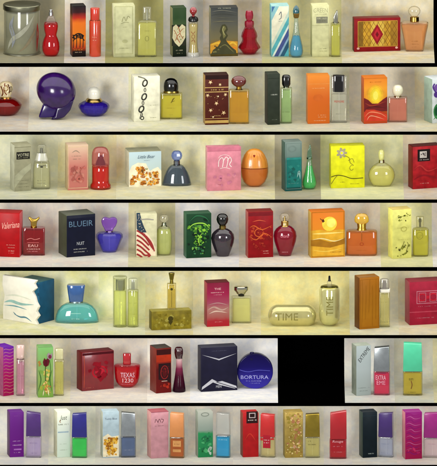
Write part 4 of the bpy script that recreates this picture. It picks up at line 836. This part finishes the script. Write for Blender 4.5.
def d73(c,i):
    c.rect(i.fx0+.4,353.6,i.fx1-.4,356,P('4c0814')); c.ring(100,373.6,8,6.4,1.6,P('b81428')); c.ell(100,373.6,5,3.8,P('c02034')); c.blobs(86,361,110,386,12,2,4.5,[P('84081c'),P('940c20')],4); c.lines(86,388,94,.8,P('c86c5c'),4)
    c.stroke([(84,356),(84.6,370),(84,388)],.6,P('c4503c'))
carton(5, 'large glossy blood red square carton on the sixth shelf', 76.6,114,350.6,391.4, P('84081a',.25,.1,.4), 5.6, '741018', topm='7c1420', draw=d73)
it = bottle(5, 'cherry red round-bottomed bottle with silvery block lettering beside the blood red carton', 127.2, 388.6, 6)
b, fr = it.glass(127.2, [(364.4,12),(365,13),(366,13.2),(372,12.9),(378,12.2),(382,11),(385,9),(387.4,6.4),(388.6,4)], 'dc1c30', 'b00c20', .5, 2.6, level=367)
it.loft('cap', 127, rr(353.2,364,4.1,.5), P('b81824',.12,.06,.9), .9, 4)
it.text(fr, 'lettering', lambda c: (c.text('TEXAS', 120.6,371.6,134.6,376.4,P('e0b8c8')), c.text('1230', 122.6,377.4,133.4,381.6,P('ecccd4')), c.lines(121,383,133,.7,P('d890a0'),4)))
def d75(c,i):
    k = P('2c1014'); c.rect(i.fx0+.4,356,i.fx1-.4,362.6,P('b03014')); c.rect(i.fx0+.4,350,i.fx1-.4,355.4,P('3c0c0c')); c.poly([(158.6,364),(170.6,364),(170.6,384),(165,381),(158.6,380)], k); c.ring(164.6,373,4.2,7,1,P('8c2020')); c.ell(164.6,373,2.2,5,P('5c1014')); c.blobs(160,366,170,380,8,.8,2,[P('741818'),P('4c1014')],4)
    c.rect(161.6,381.4,167.2,382,P('c8b0a0')); c.blobs(159,383,170.4,391,8,1,2.4,[P('941c14'),P('b02c18')],4)
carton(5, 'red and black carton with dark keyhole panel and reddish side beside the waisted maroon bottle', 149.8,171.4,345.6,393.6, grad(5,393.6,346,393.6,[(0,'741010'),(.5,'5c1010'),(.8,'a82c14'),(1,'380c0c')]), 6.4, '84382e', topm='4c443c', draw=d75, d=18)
it = bottle(5, 'dark maroon bottle with waisted neck and flared foot on the sixth shelf', 179.6, 392.6, 5.6)
it.loft('cap', 178.8, [(347,2),(347.6,3.4),(349.6,4.4),(353,4.5),(357,3.8),(357.8,3.4)], P('3c0c14',.14,.05,.9))
it.loft('glass_body', 179.2, [(358,3.1),(362,3.1),(367,3.3),(373,4),(379,4.9),(385,5.9),(390,6.5),(392,6.4),(392.6,6)], grad(5,392.6,358,392.6,[(0,'240a18'),(.45,'4c1028'),(.68,'842c4c'),(.85,'c49098'),(1,'d8bcb8')], rough=.1), 1)
it.loft('collar', 179, [(357.4,3.2),(357.6,3.5),(358.6,3.4)], M('a89090'))
def d77(c,i):
    s = P('c8c8d0',.3,.05,0,.4); x0, x1 = i.fx0, i.fx1
    c.poly([(x0+1,355),(219,359.8),(x1-.6,355),(219,361.2)], s); c.poly([(x0+.6,390),(x0+3,387.4),(213,381),(217,383.4),(x1-3,389.6),(x1-2,390.4),(219,385.6),(213,383)], s)
    c.poly([(x0+.6,390),(x0+1.2,387),(212,379.6),(217.4,382.6),(213,382.2)], s); c.poly([(x1-.6,389.8),(x1-1.2,387.6),(222,382),(217.4,382.8)], s); c.text('MEN', 216,386.2,221.4,388.6,P('b8b8c0')); c.lines(212,351.4,226,.6,P('5c5c78'),4)
carton(5, 'midnight navy carton with silver V chevrons at top and bottom beside the round blue bottle', 197.6,237.4,345.4,392, P('1c1a34',.4,.1), 3.4, '28283c', topm='484858', draw=d77)
it = bottle(5, 'round disc-shaped royal blue bottle lettered in white capitals on the sixth shelf', 255, 389, 5)
R_ = 18; 
pts = [(255+R_*1.0*math.cos(2*math.pi*k/48), 371+R_*math.sin(2*math.pi*k/48)) for k in range(48)]
b, fr = it.flat('bottle_body', pts, 9, grad(5,389,353,389,[(0,'3830a4'),(.35,'2c248c'),(.6,'1a1460'),(1,'120c3c')], rough=.12), 2.6, seg=5)
it.loft('spray_button', 252, [(352.2,1.6),(352.8,2.2),(354.6,2.4)], P('181448',.2), .8)
it.text(fr, 'lettering', lambda c: (c.text('BORTURA', 240.8,374.6,268.4,378.2,P('a4a4dc')), c.lines(246,379.8,262,.9,P('a0a0e0'),4), c.lines(248,382,260,.8,P('9090d8'),5), c.stroke([(239.4,369),(248,371),(258,369.4),(270,370)],.5,P('5c5cc0')), c.ell(251.6,358.4,1.3,1,P('10103c'))))
def d79(c,i):
    c.text('EXTREME', 355.4,353.2,372.4,357,P('141412'),rot=53,shear=.3); c.lines(358,388,369.6,.7,P('788480'),4); c.lines(359.6,391,367.6,.7,P('788480'),5)
carton(5, 'silvery grey carton with black lettering slanting upward right of the empty black bay', 351.6,371,343.6,396, grad(5,396,344,396,[(0,'a8b4b0'),(.5,'b4c0c0'),(1,'a4b0b0')]), 4.6, '8c9484', topm='a0a898', draw=d79)
def slant(row, label, x0, x1, y0, ym, y1, capm, gh, lh, sl=2.2, side='R', depth=8, let=None, trans=.5, gl=.8):
    """flat bottle with a tall cap whose top edge slopes"""
    cx = (x0+x1)/2; it = bottle(row, label, cx, y1, depth/2, ang=math.radians(random.Random(label).uniform(-13,9)))
    ya, yb = (y0+sl, y0) if side == 'R' else (y0, y0+sl)
    it.flat('cap', [(x0+.2,ym-.3),(x0+.8,ya),(x1-.8,yb),(x1-.2,ym-.3)], depth, capm, .5)
    b, fr = it.glass(cx, rr(ym,y1,(x1-x0)/2,.5), gh, lh, depth/(x1-x0), 7, level=ym+1.6, trans=trans, wall=1)
    it.loft('collar', cx, [(ym-.5,(x1-x0)/2-.9),(ym+.2,(x1-x0)/2-.9)], M('a8a8a8'), depth/(x1-x0), 7)
    if let: it.text(fr, 'lettering', let)
    return it
slant(5, 'hot pink bottle with tall silver slanted cap beside the silvery carton', 373.6,390,346,371,395.4, M('c4ccd0',.22), 'e86c90','d02458', 1.6,'R',9, lambda c: (c.text('EXTRA', 376,374.6,386,379,P('f0b8c8')), c.text('EME', 377,380,385.6,384,P('f0a0b8')), c.rect(377,372,386,372.6,P('6c2850'))), trans=.35)
slant(5, 'yellow bottle with tall mint green cap near the right end of the sixth shelf', 402.8,422.4,342.6,371,395.6, P('50d0a0',.25,.04,.5), 'd0c870','b4a430', .8,'L',10, lambda c: (c.lines(409,377.4,413.6,2,P('584c14'),3), c.stroke([(411,380),(412,384),(411,388)],.8,P('84502c')), c.lines(408,391,416,.9,P('584c14'),4)))

# ================================================================== shelf 7 (bottom)
carton(6, 'plain violet carton with tiny pale print at the left end of the bottom shelf', 7,24,410,457.4, grad(6,457,410,457,[(0,'701c88'),(1,'642080')]), 3, '5c2468', draw=lambda c,i: (c.lines(13,441,22,.8,P('c8a0d0'),3), c.lines(13,445,22,.9,P('e0c0e0'),4), c.rect(14,449,21.6,450.4,P('a868b8')), c.lines(14,452.4,22,.8,P('c8a0d0'),6), c.lines(14,416,20,.6,P('8c48a0'),7)))
slant(6, 'clear lavender bottle with dark purple slanted cap beside the violet carton', 26,41.6,411.4,436,457.8, P('4c2474',.18,.08,.7), 'd8cce0','b4a4cc', 1.8,'L',8, lambda c: (c.lines(30,442,38,.7,P('7c68a0'),3), c.lines(30,452,38,.7,P('7c68a0'),4)), trans=.75)
def d84(c,i):
    k = P('3c3c28'); c.text('Just', 60,415.8,67.2,421.6,k,shear=.25); c.stroke([(60.4,420),(59.8,422),(61,422.6)],.5,P('a8642c')); c.lines(58.2,424.2,68.6,1.2,P('5c5c40'),4); c.rect(58,431.8,68.6,433,P('9cb4c0')); c.lines(60,444,67,.6,P('a8b4a0'),4); c.lines(60,450,67,.6,P('a8b4a0'),5)
carton(6, 'near-white carton with small dark script beside the green bottle with navy cap', 53.6,70.4,409.6,457.6, grad(6,457,410,457,[(0,'ccdccc'),(.5,'d4e0d4'),(1,'dce0cc')]), 3.6, 'd0d0b0', draw=d84)
slant(6, 'bright green bottle with navy blue slanted cap on the bottom shelf', 71.8,87.4,412.6,437,458, P('201c84',.15,.08,.8), '6cd084','38b458', 1,'R',8, None, trans=.35)
def d86(c,i):
    o = [P('d89c28'),P('c08420'),P('e8b848'),P('a86818')]; x0, x1 = i.fx0+.3, i.fx1-.3
    c.text('Teddy Blue', 105,418.2,117,420.6,P('3c4c5c')); c.poly([(x0,457),(x0,437),(108,434),(112,437),(x1,436),(x1,457)], P('e8dcb8')); c.blobs(x0,436,x1,457,54,1,2.6,o,4); c.blobs(x0,436,x1,457,10,.4,.9,[P('5c3c14')],5)
carton(6, 'pale blue carton with golden flowers over its lower half on the bottom shelf', 100.4,119.2,409.6,458, 'a8bcc4', 2.4, 'b8bca8', draw=d86)
slant(6, 'slate blue bottle with bright silver slanted cap beside the golden flower carton', 120.6,135.8,411.8,436,457.6, M('d0d8dc',.2), '8c9cb4','5c6c8c', 1.4,'L',8, lambda c: c.lines(124,449,132,.7,P('a8b4c8'),3), trans=.3)
carton(6, 'dusty pink carton with fine monogram on the bottom shelf', 147,168.6,409.6,458.6, 'c89098', 4, 'd09894', topm='a8545c', draw=lambda c,i: (c.stroke([(155,423),(156,419.6),(158,423)],.5,P('60303c')), c.stroke([(158,423),(159.4,419.6),(161,423)],.5,P('60303c')), c.stroke([(161,419.6),(163.6,420.6),(162,423.6)],.5,P('60303c')), c.lines(155,426,164,.7,P('7c4854'),4), c.rect(i.fx0,412.2,i.fx1,412.8,P('a45c68'))))
it = slant(6, 'amber bottle with peach-orange slanted cap beside the dusty pink carton', 169.8,184.6,412.6,437,458.2, P('d88c4c',.3,.05,.4), 'd09450','a85c1c', .8,'L',8, lambda c: (c.rect(173.4,440,181.6,446,P('d89c5c')), c.rect(173.4,448.6,181.6,451.4,P('d89c5c')), c.lines(174,443,181,.8,P('7c3c14'),4)), trans=.3)
carton(6, 'clear grey carton showing a leafy green lower half beside the cyan bottle', 195.4,213,409.6,457.6, grad(6,457,410,457,[(0,'248850'),(.55,'2c9458'),(.62,'8c9c90'),(1,'a4a89c')], wob=.08), 2.6, '98a494', draw=lambda c,i: (c.blobs(i.fx0+.3,430,i.fx1-.3,456,24,1,3,[P('2c8c50'),P('20744a'),P('4cac6c')],3), c.blobs(206,444,i.fx1-.3,456.6,5,1.4,2.8,[P('a8c0b0')],3), c.ring(205,414.6,4,2,.6,P('7c8478'))))
slant(6, 'cyan blue bottle with clear silvery slanted cap on the bottom shelf', 216,230.4,412.6,435.4,457.8, G('ccd0cc',.08,.9), '5cc0d8','2c9cc4', .8,'L',8, lambda c: c.lines(219,438.6,228,.8,P('b0e0ec'),3), trans=.35)
carton(6, 'scarlet carton with black label at its top on the bottom shelf', 240.2,258.6,410.6,457.4, 'b81c20', 2.6, '8c3c2c', draw=lambda c,i: (c.rect(246.4,411.8,257.8,423.6,P('2c1414')), c.frame(249,413.2,255.4,418.4,.8,P('b8a8a8')), c.lines(248,420,256.6,1,P('e0d0c8'),3), c.stroke([(245,440),(250,434),(256,442)],1.4,P('cc3428'),True)))
it = slant(6, 'pale yellow bottle with red slanted cap and hanging red label', 260.4,275.6,413.6,437,457.6, P('cc1c1c',.2,.06,.6), 'ece4b8','e0d494', .8,'L',8, None, trans=.75)
c = Canvas(lambda x, y, o: (it.x(x), -4.1*it.sc-o, it.z(y))); c.rect(263.6,434.6,271.2,447.4,P('b81c30')); c.lines(264.6,439,270.4,1,P('f0c8c8'),3); c.lines(264.6,441.6,270.4,1,P('f0c8c8'),4); c.rect(261.2,437.2,263.4,440,P('c82828')); c.rect(271.4,437.2,274.8,439,P('c82828')); c.mb.build('label', it.e)
carton(6, 'ornate gold carton with rose-tinted scrollwork on the bottom shelf', 283,303,410,458, P('b09440',.35,.15,0,.3), 2, 'a08c3c', draw=lambda c,i: (c.blobs(i.fx0+.3,413,i.fx1-.3,457,46,1,2.8,[P('c8a850',.35),P('b07850',.35),P('988434',.35),P('c89470',.35)],3), c.blobs(i.fx0+.3,413,i.fx1-.3,457,60,.4,1.2,[P('d8c070',.35),P('e0c888',.35),P('a07838',.35)],8), c.lines(289,447,298,.9,P('ece4b8'),4)))
slant(6, 'clear pale yellow bottle with shiny gold slanted cap beside the ornate gold carton', 304.8,320,413.2,436.6,458, M('ccb048',.18), 'd8d4a4','bcb470', .8,'R',8, lambda c: (c.lines(308,440,313,1,P('484420'),3), c.lines(308,443.4,316,.9,P('585428'),4)), trans=.7)
it = bottle(6, 'solid red slanted-top bottle standing without a carton on the bottom shelf', 338, 459, 4.5)
it.flat('cap', [(330,438.6),(330.2,413),(346.4,410.6),(346.6,438.6)], 9, P('b80c1c',.25,.05,.5), .6)
b, fr = it.glass(338, rr(438.9,459,8.5,.5), 'c42438', 'a8182c', .5, 7, level=440, trans=.3)
it.text(fr, 'lettering', lambda c: (c.text('Rouge', 332.4,439.6,343,442.6,P('f0b0b8'),shear=.2), c.lines(333,445.4,343,.7,P('e08c98'),4), c.lines(334,451,342,.7,P('e08c98'),5)))
carton(6, 'near-black teal carton with tiny foot print beside the lilac bottle with purple cap', 359,377.2,410,458, P('101e26',.4,.1), 3.6, '34463e', draw=lambda c,i: (c.lines(368,453.6,374,1,P('b0bcb8'),3), c.rect(i.fx0,416,i.fx1,416.4,P('20343c'))))
slant(6, 'clear lilac bottle with deep purple slanted cap beside the near-black carton', 378.6,393.6,412.2,437,457.4, P('3c1c6c',.18,.08,.7), 'd0d4e0','a8b0c8', 1,'R',8, lambda c: (c.lines(382,443,390,.7,P('707c9c'),3), c.lines(382,452,390,.7,P('707c9c'),4)), trans=.75)
def d99(c,i):
    l = P('d87cb0')
    for k in range(13): yy = 415+k*3.2; c.stroke([(i.fx0+.6,yy),(409+k%3,yy-1.3),(414+k%2,yy+1.2),(i.fx1-.6,yy-.8+k%2)],.35 if k % 2 else .9,l if k % 2 else P('901470'),True)
    c.blobs(406,446,421,457.4,8,1,2.4,[P('c82c64'),P('a81458')],4)
carton(6, 'magenta carton with rippling pink lines near the right end of the bottom shelf', 402,422,410,459.4, grad(6,459,410,459,[(0,'a81448'),(.5,'a81460'),(1,'8c1474')], wob=.1), 3, 'c87c84', draw=d99)
slant(6, 'clear blush bottle with magenta slanted cap at the far right of the bottom shelf', 423.6,441,412.2,437.6,458, P('9c147c',.18,.08,.6), 'ece0e0','d4c0c8', 1,'R',8, lambda c: c.lines(428,443,436,.7,P('a87c94'),3), trans=.75)


# ------------------------------------------------------------------ camera, light
sc = bpy.context.scene
cam = bpy.data.cameras.new('Camera'); co = bpy.data.objects.new('Camera', cam); col.objects.link(co)
co.location = (0, -D, H); co.rotation_euler = (math.pi/2, 0, 0)
cam.sensor_fit = 'VERTICAL'; cam.sensor_height = 36; vh = 466*U; cam.lens = 36*D/vh
cam.shift_y = (ZC-H)/vh; cam.clip_start = 1; cam.clip_end = 200
sc.camera = co
w = bpy.data.worlds.new('World'); sc.world = w; w.use_nodes = True
bg = w.node_tree.nodes['Background']; bg.inputs[0].default_value = (1,.99,.965,1); bg.inputs[1].default_value = .44
def area(name, loc, tgt, size, power, c):
    l = bpy.data.lights.new(name, 'AREA'); l.shape = 'RECTANGLE'; l.size = size[0]; l.size_y = size[1]; l.energy = power; l.color = c
    o = bpy.data.objects.new(name, l); col.objects.link(o); o.location = loc
    o.rotation_euler = (Vector(tgt)-Vector(loc)).to_track_quat('-Z','Y').to_euler(); return o
area('key_softbox', (-1.7,-4.2,ZC+.62), (0,0,ZC), (1.0,1.2), 142, (1,.985,.955))
area('fill_softbox', (2.4,-4.6,ZC+.55), (0,0,ZC), (.9,1.2), 50, (.97,.98,1))
for yt, yb in ROWS:                                        # added fill under every board, no real fixture, brightens the backdrop floor
    area('added_floor_fill', (0,.10,zpl(yt)-.004), (0,.115,zpl(yb)), (1.5,.16), 1.8, (1,.975,.92))
sc.view_settings.view_transform = 'Standard'; sc.view_settings.look = 'None'; sc.view_settings.exposure = -.1; sc.view_settings.gamma = 1
sc.cycles.use_denoising = True
sc.cycles.max_bounces = 12; sc.cycles.transmission_bounces = 10; sc.cycles.glossy_bounces = 4; sc.cycles.diffuse_bounces = 3
sc.cycles.sample_clamp_indirect = 6; sc.cycles.transparent_max_bounces = 24
